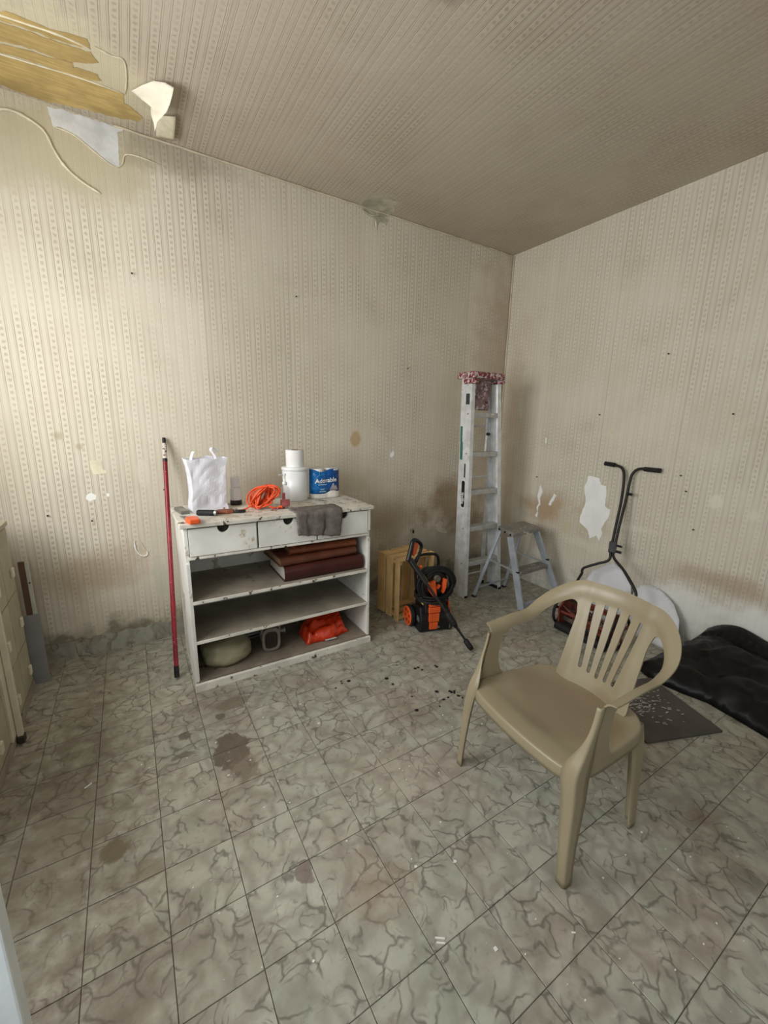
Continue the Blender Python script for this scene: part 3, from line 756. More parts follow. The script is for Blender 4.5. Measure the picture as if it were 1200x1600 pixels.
# ================================================================== WHITE SHELF UNIT
def shelf_unit():
    t = thing('shelf_unit', 'worn white wooden shelf unit with three drawers standing against the back wall', 'shelf', (-2.37, -.46, 0))
    x0, x1, yf, yb = -.533, .533, -.24, .235
    # ragged painted top
    poly = [(-.552, -.256), (-.3, -.259), (0, -.256), (.3, -.258), (.549, -.256), (.548, .24), (-.55, .24)]
    top = MB().prism([(a+.002*nz(a*30, b_*9), b_+.003*nz(a*40, b_*40)) for a, b_ in resample(poly, .03)], lambda u, v, s: Vector((u, v, s)), .908, .930)
    top.build('top', m_top_paint, t, bevel=.003)
    for s in (-1, 1):
        a, b_ = (x0, x0+.018) if s < 0 else (x1-.018, x1)
        p = MB()
        prof = [(yf, .05 if s < 0 else .045), (yf, .72), (yf+.012, .722), (yf+.012, .765), (yf, .77), (yf, .908), (yb, .908), (yb, 0), (yf+.03, 0), (yf+.03, .05)]
        p.prism(prof, lambda u, v, q: Vector((q, u, v)), a, b_)
        p.build('side_panel', m_white_paint, t, bevel=.0015)
        MB().box(a+.002, b_-.002, yf+.0125, yf+.03, .722, .765).build('bare_wood_strip', m_brown_wood, t)
    MB().box(x0+.018, x1-.018, yb-.008, yb, .02, .908).build('back_panel', m_white_paint, t)
    # rail under the drawers
    MB().box(x0+.018, x1-.018, yf, yb-.009, .738, .752).build('drawer_rail', m_edge_paint, t, bevel=.001)
    for xd in (-.172, .172): MB().box(xd-.003, xd+.003, yf+.018, yb-.01, .753, .906).build('divider', m_white_paint, t)
    # drawers
    for i, (a, b_) in enumerate([(-.512, -.178), (-.166, .170), (.178, .512)]):
        c = (a+b_)/2
        pts = [(a, .756), (b_, .756), (b_, .9)]
        pts += [(c+.030*cos(q), .9-.034*sin(q)) for q in [pi*k/12 for k in range(13)]]
        pts += [(a, .9)]
        f = MB().prism(pts, lambda u, v, q: Vector((u, q, v)), yf-.002, yf+.014)
        fo = f.build('drawer', m_white_paint, t, bevel=.0012)
        ib = MB(); ib.box(a+.004, a+.012, yf+.0145, yb-.03, .757, .87); ib.box(b_-.012, b_-.004, yf+.0145, yb-.03, .757, .87)
        ib.box(a+.012, b_-.012, yf+.0145, yb-.03, .757, .763); ib.box(a+.012, b_-.012, yb-.038, yb-.03, .763, .87)
        ib.build('drawer_box', m_dark_in, fo)
        # dark panel painted as the shade behind the finger notch
        MB().box(c-.04, c+.04, yf+.0146, yf+.018, .85, .905).build('notch_shade', m_dark_in, fo)
    for z, nm in ((.495, 'shelf_board'), (.268, 'shelf_board')):
        o = MB().box(x0+.0185, x1-.0185, yf+.004, yb-.009, z, z+.016).build(nm, m_shelf, t)
        MB().box(x0+.0185, x1-.0185, yf-.001, yf+.0035, z-.001, z+.0165).build('shelf_lip', m_edge_paint, o, bevel=.001)
    MB().box(x0+.0185, x1-.0185, yf+.0, yb-.009, .030, .050).build('bottom_board', m_wood_dirty, t)
    poly = [(-.54, 0), (.535, 0), (.535, .040), (-.54, .044)]
    MB().prism([(a, max(0, b_+(.003*nz(a*50, b_*50) if b_ > .02 else 0))) for a, b_ in resample(poly, .02)], lambda u, v, q: Vector((u, q, v)), yf-.022, yf-.002).build('base_rail', m_edge_paint, t, bevel=.002)
    for x, z in ((-.48, .745), (-.47, .503), (-.02, .745)):
        MB().lathe([(.003, 0), (.003, .001)], (x, yf-.003, z), 8, axis='y').build('screw_head', m_nail, t)
    return t
shelf_unit()
TZ = .930

# red pole leaning on wall
pa, pb = Vector((-2.985, -.535, .012)), Vector((-2.905, -.018, 1.318)); dp = (pb-pa)
t = thing('red_pole', 'long scratched red metal broom pole leaning beside the white shelf unit', 'pole', pa)
def seg(a, b_, r, nm, m, n=14): return MB().tube([dp*a, dp*b_], r, n).build(nm, m, t, smooth=False)
seg(.045, .90, .0125, 'shaft', m_red_paint, 20); seg(.0, .045, .0138, 'end_cap', m_blackplastic)
seg(.90, .975, .0125, 'worn_tip', m_pole_white); seg(.975, 1.0, .010, 'hook_cap', m_blackplastic); seg(.893, .907, .0133, 'collar', m_blackplastic)

# ------------------------------------------------------------------ things on top of the shelf unit
def white_bag():
    t = thing('carrier_bag', 'crinkled white paper carrier bag with two handles on the shelf unit top', 'bag', (-2.735, -.395, TZ), radians(6))
    hw, hd, h = .098, .055, .295
    ring = []
    per = []
    n1, n2 = 16, 9
    for i in range(n1): per.append((-hw+2*hw*i/n1, -hd))
    for i in range(n2): per.append((hw, -hd+2*hd*i/n2))
    for i in range(n1): per.append((hw-2*hw*i/n1, hd))
    for i in range(n2): per.append((-hw, hd-2*hd*i/n2))
    vs = []; fs = []; R = 22; n = len(per)
    for j in range(R+1):
        z = h*j/R; f = j/R
        for (x, y) in per:
            sx = 1.0+.10*f; inn = .016*sin(pi*min(1, f*1.0))*(1 if abs(abs(x)-hw) < .001 else 0)
            px = x*sx-(inn if x > 0 else -inn); py = y*(1-.15*f)
            c1 = noise.noise(Vector((x*13, y*13, z*9)))*.009+abs(noise.noise(Vector((x*22+5, y*22, z*16))))*.006
            nn = Vector((x/hw if abs(abs(x)-hw) < .001 else 0, y/hd if abs(abs(y)-hd) < .001 else 0, 0))
            k = smooth(0, .15, f)
            px += nn.x*c1*k; py += nn.y*c1*k
            zz = z+(.012*nz(x*20, y*20, 4) if j == R else 0)
            vs.append((px, py, zz+.001))
    for j in range(R):
        for k in range(n): k2 = (k+1) % n; fs.append((j*n+k, j*n+k2, (j+1)*n+k2, (j+1)*n+k))
    fs.append(tuple(range(n-1, -1, -1)))
    MB().addm(vs, fs).build('bag_body', m_paper_white, t, smooth=False, solid=.0008)
    for pl in ([(-.088, -.045, h-.03), (-.082, -.046, h+.012), (-.070, -.044, h+.040), (-.074, -.036, h+.030)], [(.050, -.040, h-.03), (.040, -.040, h+.015), (.022, -.038, h+.045), (.034, -.034, h+.060), (.056, -.028, h+.045), (.058, -.018, h+.03)]):
        pts = spline(pl, 6); b = MB(); vs = []; fs = []
        for i, p in enumerate(pts): vs += [p+Vector((-.006, .003, 0)), p+Vector((.006, -.003, 0))]
        for i in range(len(pts)-1): fs.append((2*i, 2*i+1, 2*i+3, 2*i+2))
        b.addm(vs, fs).build('handle', m_paper_white, t, solid=.0012)
white_bag()

t = thing('spray_can', 'short white bottle with cap and dark foot behind the orange cord', 'bottle', (-2.565, -.315, TZ))
MB().lathe([(.034, .03), (.0345, .035), (.0345, .098), (.030, .106)], n=28).build('bottle_body', m_tub, t, smooth=True)
MB().lathe([(.033, 0), (.0345, .004), (.0345, .029), (.033, .0298)], n=28).build('dark_foot', m_blackplastic, t, smooth=True)
MB().lathe([(.026, .1065), (.027, .112), (.027, .165), (.024, .170), (0, .170)], n=24).build('cap', m_tub, t, smooth=True)

# orange extension cord bundle
def cordf():
    t = thing('extension_cord', 'bundled bright orange extension cord lying on the shelf unit top', 'cord', (-2.45, -.50, TZ))
    rnd = random.Random(5); pts = []
    loops = 19
    for i in range(loops):
        a0 = rnd.uniform(-.9, .9); ph = rnd.uniform(-.5, .5); rx = rnd.uniform(.030, .074); rz_ = rnd.uniform(.050, .066)
        cx = rnd.uniform(-.022, .022); cy = rnd.uniform(-.03, .035)
        for k in range(8):
            a = 2*pi*k/8+ph
            x = cx+rx*cos(a); z = .068+rz_*sin(a)*.95; y = cy+.02*sin(a*2+a0*5)+a0*.05*cos(a)
            # slant of the skein
            pts.append(Vector((x*cos(.5)+(z-.066)*.45, y, max(.006, .070+(z-.066)*.98+x*.16))))
    MB().tube(spline(pts, 4), .0048, 7).build('cord', m_cord, t, smooth=True)
    tie = [(-.02+.012*cos(a), -.0+.060*sin(a), .012+.014*cos(a)) for a in [2*pi*k/16 for k in range(16)]]
    MB().tube(spline([(-.07, -.02, .03), (-.11, -.015, .008), (-.16, -.03, .007), (-.20, -.02, .010), (-.235, -.0, .006)], 8), .0045, 7).build('cord_tail', m_cord, t, smooth=True)
    MB().tube(spline([(.02, -.05, .02), (.045, -.06, .010), (.068, -.058, .009)], 8), .0055, 7).build('cord_end', m_cord, t, smooth=True)
    p = MB().tube([(.068, -.058, .010), (.092, -.062, .010)], [.009, .011], 10); p.build('plug', m_orange, t)
    MB().tube([(.092, -.062, .010), (.104, -.064, .010)], .003, 6).build('plug_pin', m_blade, t)
cordf()

# hand gel bottle
t = thing('pump_bottle', 'small clear pump bottle with red gel in front of the white tub', 'bottle', (-2.315, -.49, TZ))
MB().lathe([(.0, .0), (.027, 0), (.031, .004), (.031, .095), (.028, .110), (.013, .124), (.012, .130)], n=24, sx=1.0, sy=.7).build('bottle_body', m_bottle, t, smooth=True)
MB().lathe([(0, .002), (.026, .002), (.029, .006), (.029, .040), (0, .040)], n=24, sx=1.0, sy=.68).build('red_gel', m_redgel, t, smooth=True)
MB().box(-.024, -.006, -.0235, -.0225, .045, .085).build('red_label', mat('pink_red_label', (204, 96, 100), .5, specks=[((90, 30, 40), .55, 60)]), t)
MB().lathe([(.014, .1305), (.014, .146), (.006, .150), (.006, .185), (.009, .187), (.009, .197), (0, .198)], n=16).build('pump', m_tub, t, smooth=True)
MB().box(-.034, .004, -.005, .005, .187, .196).build('nozzle', m_white_tool, t, bevel=.002)

# tub, towel roll
t = thing('plastic_tub', 'round white plastic tub with lid on the shelf unit top', 'tub', (-2.185, -.315, TZ))
MB().lathe([(.074, 0), (.078, .004), (.083, .195)], n=40).build('tub_body', m_tub, t, smooth=True)
MB().lathe([(.083, .1952), (.0875, .197), (.0875, .212), (.084, .216), (0, .216)], n=40).build('lid', m_tub, t, smooth=True)
t = thing('paper_towel_roll', 'white paper towel roll standing on the lid of the tub', 'paper roll', (-2.185, -.315, TZ+.2165))
MB().lathe([(.020, .002), (.055, 0), (.0575, .003), (.0575, .105), (.055, .108), (.020, .106)], n=36).build('paper', m_tissue, t, smooth=True)
MB().lathe([(.0195, .003), (.0195, .109), (.017, .109), (.017, .003), (.0195, .003)], n=20).build('core', m_card, t, smooth=True)

# toilet paper pack
def pack():
    t = thing('toilet_paper_pack', 'blue wrapped pack of toilet paper rolls beside the white tub', 'paper pack', (-1.985, -.315, TZ), radians(3))
    for i, x in enumerate((-.053, .053)):
        for z in (0, .1):
            MB().lathe([(.018, z+.002), (.048, z+.001), (.051, z+.005), (.051, z+.096), (.048, z+.0995), (.018, z+.098)], (x, 0, 0), 28).build('toilet_roll', m_tissue, t, smooth=True)
    W, R = .053, .0535
    def sur(s, off=0.0):
        # s arclength from front centre; stadium outline
        r = R+off
        s_ = abs(s); sg = 1 if s >= 0 else -1
        dip = -.004*math.exp(-(s/.012)**2)
        if s_ <= W: return Vector((s, -r-dip, 0))
        a = (s_-W)/R
        return Vector((sg*(W+r*sin(a)), -r*cos(a), 0))
    n = 64; total = 2*(2*W+pi*R)
    def band(z0f, z1f, off, s0, s1, nm, m, parent=t, k=48, rows=4, thick=.0005):
        vs = []; fs = []
        for i in range(k+1):
            s = s0+(s1-s0)*i/k; p = sur(s, off); a, b_ = z0f(s), z1f(s)
            for j in range(rows+1): vs.append(p+Vector((0, 0, a+(b_-a)*j/rows)))
        for i in range(k):
            for j in range(rows): q = i*(rows+1)+j; fs.append((q, q+1, q+rows+2, q+rows+1))
        return MB().addm(vs, fs).build(nm, m, parent, smooth=True, solid=thick, sol_off=1)
    half = W+pi*R/2*.98
    ztop = lambda s: .196-.012*math.exp(-((s+.045)/.04)**2)+.004*sin(s*40)
    zbot = lambda s: .034+.010*smooth(-.02, .06, s)+.012*math.exp(-((s-.03)/.03)**2)
    wr_ = band(zbot, ztop, .0006, -half, half, 'blue_wrap', m_bluewrap)
    band(lambda s: .002, lambda s: zbot(s)-.0002, .0004, -half, half, 'white_wrap', mat('white_film', (232, 230, 222), .3, var=.05), t)
    vs, fs = text_mesh('Adorable', .041)
    vs2 = [sur((v.x*1.0)-.010, .0026)+Vector((0, 0, v.y+.122+.05*v.x)) for v in vs]
    MB().addm(vs2, fs).build('lettering', m_white_ink, wr_)
    vs, fs = text_mesh('Adorable', .041)
    vs2 = [sur((v.x*1.04)-.010, .0016)+Vector((0, 0, v.y*1.16+.122+.05*v.x)) for v in vs]
    MB().addm(vs2, fs).build('lettering_shadow', mat('navy_ink', (6, 26, 78), .4), wr_)
    # small pale lines of print (too blurred in the photograph to read)
    for (s0, s1, z0, z1) in ((-.066, -.004, .092, .099), (-.052, -.022, .060, .066), (-.06, -.012, .046, .052)):
        band(lambda s: z0, lambda s: z1, .0016, s0, s1, 'print_line', mat('pale_blue_ink', (168, 214, 240), .4), wr_, 10, 1)
    # grey kitten-like fluffy picture is left as a plain soft grey mound of wool
    band(lambda s: .052, lambda s: .060+.040*math.exp(-((s-.045)/.012)**2)+.024*math.exp(-((s-.066)/.009)**2)+.012*math.exp(-((s-.03)/.012)**2), .0016, .018, .080, 'grey_picture', mat('grey_print', (164, 162, 168), .5, var=.2, scale=60), wr_, 30, 2)
    band(lambda s: .186-.010*smooth(.03, .07, abs(s-.07)), lambda s: .196, .0016, .045, .085, 'pale_badge', m_white_ink, wr_, 14, 1)
    # swirl line
    pts = [sur(s, .0022)+Vector((0, 0, z)) for s, z in [(-.062, .188), (-.058, .165), (-.075, .145), (-.088, .12), (-.085, .095), (-.07, .08), (-.045, .074), (-.02, .072), (.0, .062)]]
    MB().tube(spline(pts, 6), .0009, 5).build('swirl_line', mat('light_blue_ink', (130, 196, 226), .4), wr_, smooth=True)
    # loose clear film on top
    vs = []; fs = []
    for i in range(15):
        for j in range(7):
            x = -.10+.2*i/14; y = -.045+.09*j/6
            vs.append((x, y, .203+.010*abs(nz(x*30, y*30, 3))+.012*smooth(.02, .1, x)*abs(nz(x*50, y*44, 9))))
    for i in range(14):
        for j in range(6): fs.append((i*7+j, i*7+j+1, i*7+j+8, i*7+j+7))
    MB().addm(vs, fs).build('clear_film', m_clearfilm, t, smooth=False)
pack()

# grey rag over the front edge
def rag():
    t_z = TZ
    vs = []; fs = []; nu, nv = 26, 24
    for i in range(nu+1):
        u = i/nu
        for j in range(nv+1):
            v = j/nv
            L = .125+.128+.030*u; s = v*L          # arclength from back edge
            x = -2.335+.29*u+.010*nz(u*6, v*5)+(-.018*smooth(.5, 1, v) if u > .6 else .012*smooth(.4, 1, v)*(1-u))
            top = .125+.012*u
            if s < top: y = -.716+(.0)-(s-top)*1.0; y = -.7195+(top-s); z = t_z+.004+.006*abs(nz(u*9, v*8, 2))
            else:
                q = s-top; y = -.7235-.006*abs(sin(u*8+1))-.007*abs(nz(u*8, v*5, 5)); z = t_z+.002-q
            if v > .97: z += .010*nz(u*7, 3)
            zc = z - (.015*u if s > top else 0)
            vs.append((x, y, zc))
    for i in range(nu):
        for j in range(nv): q = i*(nv+1)+j; fs.append((q, q+1, q+nv+2, q+nv+1))
    t = thing('rag', 'crumpled dark grey rag hanging over the front edge of the shelf unit', 'rag', (-2.19, -.70, TZ))
    MB().addm([Vector(v)-Vector((-2.19, -.70, TZ)) for v in vs], fs).build('cloth', m_grey_rag, t, smooth=True, solid=.004, sol_off=1)
rag()

# small tools
t = thing('scraper', 'orange handled scraper lying at the left front corner of the shelf top', 'tool', (-2.862, -.640, TZ), radians(4))
MB().prism([(-.020, -.098), (.030, -.094), (.032, -.02), (.016, .0), (-.016, .0), (-.028, -.03)], lambda u, v, q: Vector((u, v, q)), .001, .026).build('orange_grip', m_orange, t, bevel=.006)
MB().prism([(.0325, -.055), (.042, -.03), (.018, .045), (.004, .05), (.012, .002), (.024, -.014)], lambda u, v, q: Vector((u, v, q)), .001, .012).build('black_handle_side', mat('grey_rubber', (96, 94, 90), .7), t, bevel=.002)
MB().prism([(-.013, .001), (.003, .001), (-.002, .10), (-.030, .11)], lambda u, v, q: Vector((u, v, q)), .004, .007).build('blade', m_blade, t)
t = thing('tape_box', 'flat dark grey box lying behind the scraper beside the white bag', 'box', (-2.872, -.40, TZ), radians(8))
MB().box(-.026, .020, -.075, .075, .0, .018).build('box_body', mat('dark_grey_box', (110, 108, 98), .6), t, bevel=.003)
MB().box(-.022, .016, -.070, .070, .0182, .0192).build('box_label', mat('grey_green_label', (136, 136, 124), .6, specks=[((80, 78, 70), .58, 30)]), t)
t = thing('torch', 'short black cylindrical torch lying in front of the white bag', 'torch', (-2.765, -.56, TZ+.0165), radians(-28))
MB().tube([(-.050, 0, 0), (.035, 0, 0)], .0160, 20).build('barrel', m_blackrub, t, smooth=False)
MB().tube([(.0352, 0, 0), (.047, 0, 0)], .0150, 20).build('bezel', m_blade, t, smooth=False)
MB().tube([(-.056, 0, 0), (-.0502, 0, 0)], .013, 16).build('tail_cap', m_blackplastic, t)
t = thing('pruning_tool', 'brown leather sheathed hand tool with black tip behind the torch', 'tool', (-2.67, -.535, TZ), radians(-10))
MB().prism([(-.10, .002), (-.05, -.002), (-.035, .012), (.0, .016), (.045, .004), (.045, -.022), (.01, -.030), (-.03, -.022), (-.06, -.018), (-.10, -.014)], lambda u, v, q: Vector((u, v, q)), .001, .022).build('sheath', m_brown_tool, t, bevel=.006)
MB().prism([(.0455, .002), (.08, -.004), (.108, -.012), (.104, -.022), (.07, -.026), (.0455, -.022)], lambda u, v, q: Vector((u, v, q)), .001, .018).build('black_tip', m_blackplastic, t, bevel=.005)
MB().tube([(-.0105, -.008, .025), (.0, -.008, .025)], .010, 12).build('brass_ring', mat('dull_brass', (170, 126, 84), .4, metal=.5), t)
MB().tube([(-.135, -.004, .008), (-.1005, -.006, .010)], .007, 10).build('dark_knob', m_blackplastic, t)
t = thing('paint_brush', 'small dirty paint brush lying in front of the pump bottle', 'brush', (-2.345, -.565, TZ), radians(4))
MB().tube([(-.075, 0, .006), (-.02, 0, .007), (.0, .0, .007)], [.003, .006, .005], 8).build('handle', m_red_paint, t, smooth=True)
MB().box(.0005, .02, -.010, .010, .002, .010).build('ferrule', m_blade, t)
MB().box(.0205, .055, -.012, .012, .001, .009).build('bristles', mat('dirty_bristles', (170, 158, 140), .9, grain=(1, 30, 1)), t, bevel=.003)

# ------------------------------------------------------------------ books on the upper shelf
def book(name, label, cat, loc, rz, w_, d_, th, mc, mp, hollow=.012):
    t = thing(name, label, cat, loc, rz, 'large albums on the upper shelf')
    # spine along the front (-y), curved
    prof = []
    for k in range(9):
        a = pi/2+pi*k/8; prof.append((-d_/2+.014+.026*cos(a), th/2+(th/2)*sin(a)))
    prof = prof + [(-d_/2+.03, .0+.0005), (d_/2, .0005), (d_/2, .005), (-d_/2+.022, .005)]
    pr = [(-d_/2+.014+.026*cos(pi/2+pi*k/10), th/2+(th/2)*sin(pi/2+pi*k/10)) for k in range(11)]
    inner = [(-d_/2+.016+.020*cos(3*pi/2-pi*k/10), th/2+(th/2-.005)*sin(3*pi/2-pi*k/10)) for k in range(11)]
    outline = [(d_/2, th)]+pr+[(d_/2, 0), (d_/2, .005)]+inner+[(d_/2, th-.005)]
    MB().prism(outline, lambda u, v, q: Vector((q, u, v)), -w_/2, w_/2).build('cover', mc, t)
    MB().box(-w_/2+.008, w_/2-.008, -d_/2+.022, d_/2-.008, .0055, th-.0055).build('pages', mp, t)
    return t
b1 = book('album', 'thick maroon album with white pages at the bottom of the stack on the shelf', 'book', (-2.13, -.50, .5115), radians(-.5), .515, .33, .093, m_book_low, m_pages)
b2 = book('album', 'worn brown leather album in the middle of the stack on the shelf', 'book', (-2.165, -.49, .6050), radians(2), .50, .32, .052, m_book_mid, m_old_pages)
b3 = book('album', 'tan brown album at the top of the stack on the shelf', 'book', (-2.12, -.475, .6575), radians(-1), .44, .30, .045, m_book_top, m_old_pages)

# ------------------------------------------------------------------ lower shelf things
def blob(nx, name, m, parent, rx, ry, rz, seed, amp=.2, flat=.15, sub=4, freq=2.2, smoothit=True, tie=None):
    bm = bmesh.new(); bmesh.ops.create_icosphere(bm, subdivisions=sub, radius=1)
    vs = [v.co.copy() for v in bm.verts]; fs = [tuple(v.index for v in f.verts) for f in bm.faces]; bm.free()
    out = []
    for v in vs:
        n1 = noise.noise(v*freq+Vector((seed, 0, 0))); n2 = abs(noise.noise(v*freq*2.3+Vector((0, seed, 0))))
        k = 1+amp*n1-amp*.8*n2
        p = Vector((v.x*rx*k, v.y*ry*k, v.z*rz*k))
        if tie and v.z > .55: 
            q = (v.z-.55)/.45; p.x *= 1-.7*q; p.y *= 1-.7*q; p.z += tie*q
        p.z = max(p.z, -rz*(1-flat)); p.z += rz*(1-flat)
        out.append(p)
    return MB().addm(out, fs).build(name, m, parent, smooth=smoothit)
t = thing('plastic_bag', 'slumped milky yellowish plastic bag on the bottom board', 'bag', (-2.715, -.54, .051))
blob(0, 'bag_film', m_bagfilm, t, .150, .115, .088, 3.1, amp=.16, flat=.30, freq=1.6)
blob(0, 'bag_contents', mat('pale_contents', (140, 132, 104), .8, var=.2), t, .115, .09, .07, 3.1, amp=.22, flat=.35, sub=3)
bk = MB()
t = thing('pump_motor', 'old grey cast metal motor with dark oval grille on the bottom board', 'motor', (-2.455, -.52, .051), radians(-6))
ov = [(.055*math.copysign(abs(cos(a))**.6, cos(a)), .080+.076*math.copysign(abs(sin(a))**.6, sin(a))) for a in [2*pi*k/32 for k in range(32)]]
iv = [(.038*math.copysign(abs(cos(a))**.6, cos(a)), .076+.056*math.copysign(abs(sin(a))**.6, sin(a))) for a in [2*pi*k/32 for k in range(32)]]
vsx, fsx = cdt(ov, [iv], .012)
MB().addm([(u, -.075, v+.001) for u, v in vsx], fsx).build('grille_ring', m_grey_motor, t, smooth=False, solid=.016, sol_off=0, bevel=.003)
MB().prism(iv, lambda u, v, q: Vector((u, q, v)), -.078, -.066).build('grille', m_brown_grille, t, bevel=.004)
for k in range(5): MB().box(-.030+.014*k, -.026+.014*k, -.0815, -.0785, .035, .118).build('grille_bar', m_dark_in, t)
MB().lathe([(.045, -.064), (.058, -.05), (.060, .04), (.045, .07), (.02, .085)], (0, 0, .085), 24, axis='y').build('motor_housing', m_grey_motor, t, smooth=True)
MB().tube(spline([(-.052, -.065, .12), (-.045, -.07, .165), (0, -.072, .178), (.045, -.07, .165), (.052, -.065, .12)], 6), .009, 8).build('carry_bracket', m_grey_motor, t, smooth=True)
MB().tube([(.060, -.02, .10), (.085, -.02, .10)], .016, 12).lathe([(.02, .085), (.02, .095)], (0, -.02, .10), 12, axis='x').build('side_knob', m_grey_motor, t)
t = thing('metal_bar', 'flat white metal bar lying behind the grey motor', 'bar', (-2.53, -.36, .051), radians(4))
MB().box(-.16, .07, -.02, .02, 0, .03).build('bar_body', m_white_tool, t, bevel=.004)
MB().box(-.15, .06, -.0212, -.0202, .008, .020).build('bar_groove', m_dark_in, t)
def orange_bag():
    t = thing('orange_bag', 'shiny orange plastic bag on the bottom board of the shelf unit', 'bag', (-2.09, -.55, .051))
    vs = []; fs = []; nu, nv = 26, 20
    for i in range(nu+1):
        u = i/nu
        for j in range(nv+1):
            v = j/nv
            x = -.16+.31*u; y = -.075+.17*v+.03*(u-.5)
            hgt = .020+.085*smooth(0, .9, v)*(.35+.65*u)+.085*abs(nz(u*3.2, v*2.6, 2))+.045*abs(nz(u*7, v*6, 4))
            edge = min(smooth(0, .12, u), smooth(0, .10, 1-u), smooth(0, .08, v), 1)
            # front corner drawn out to a point
            y -= .03*math.exp(-((u-.52)/.2)**2)*(1-v)
            vs.append((x, y, .002+hgt*edge))
    for i in range(nu):
        for j in range(nv): q = i*(nv+1)+j; fs.append((q, q+1, q+nv+2, q+nv+1))
    MB().addm(vs, fs).build('bag_film', m_orangebag, t, smooth=True, solid=.001)
    MB().prism([(-.035, -.113), (.035, -.115), (.028, -.104), (-.045, -.103)], lambda u, v, q: Vector((u, v, q)), .0075, .016).build('pale_strip', m_white_tool, t, bevel=.002)
orange_bag()

# ================================================================== CRATE
def crate():
    t = thing('wooden_crate', 'slatted pine crate standing on end behind the pressure washer', 'crate', (-1.36, -.43, 0), radians(7))
    w2, d2, h = .175, .125, .48
    for sx in (-1, 1):
        for i, (y0, y1) in enumerate(((-.125, -.076), (-.044, .026), (.042, .125))):
            b = MB(); xx = sx*w2
            b.box(min(xx, xx-sx*.008), max(xx, xx-sx*.008), y0, y1, .001+.004*i, h-.004*((i+1) % 3)).build('slat', m_crate, t, bevel=.001)
    for i in range(3):
        x0 = -.163+.114*i
        MB().box(x0, x0+.086, d2-.0085, d2-.001, .004, h-.004).build('slat', m_crate, t, bevel=.001)
    # end pieces (top and bottom as it stands): boards and corner battens
    for z in (.014, h-.016):
        for y0, y1 in ((-.123, -.062), (-.040, .018), (.044, .112)):
            MB().box(-w2+.0085, w2-.0085, y0, y1, z-.006, z+.006, Matrix.Rotation(radians(.8), 3, 'Y')).build('end_board', m_crate, t, bevel=.001)
    for sx in (-1, 1):
        for z0, z1 in ((.0215, .042), (h-.045, h-.0235)):
            MB().box(sx*(w2-.0085)-(.02 if sx > 0 else 0), sx*(w2-.0085)+(.02 if sx < 0 else 0), -.122, .113, z0, z1).build('batten', m_crate, t, bevel=.001)
    for sx in (-1, 1):
        for z in (.03, h-.03):
            MB().lathe([(.003, 0), (.003, .001)], (sx*(w2+.0002)-(0 if sx > 0 else .001), -.10, z), 8, axis='x').build('nail_head', m_nail, t)
crate()

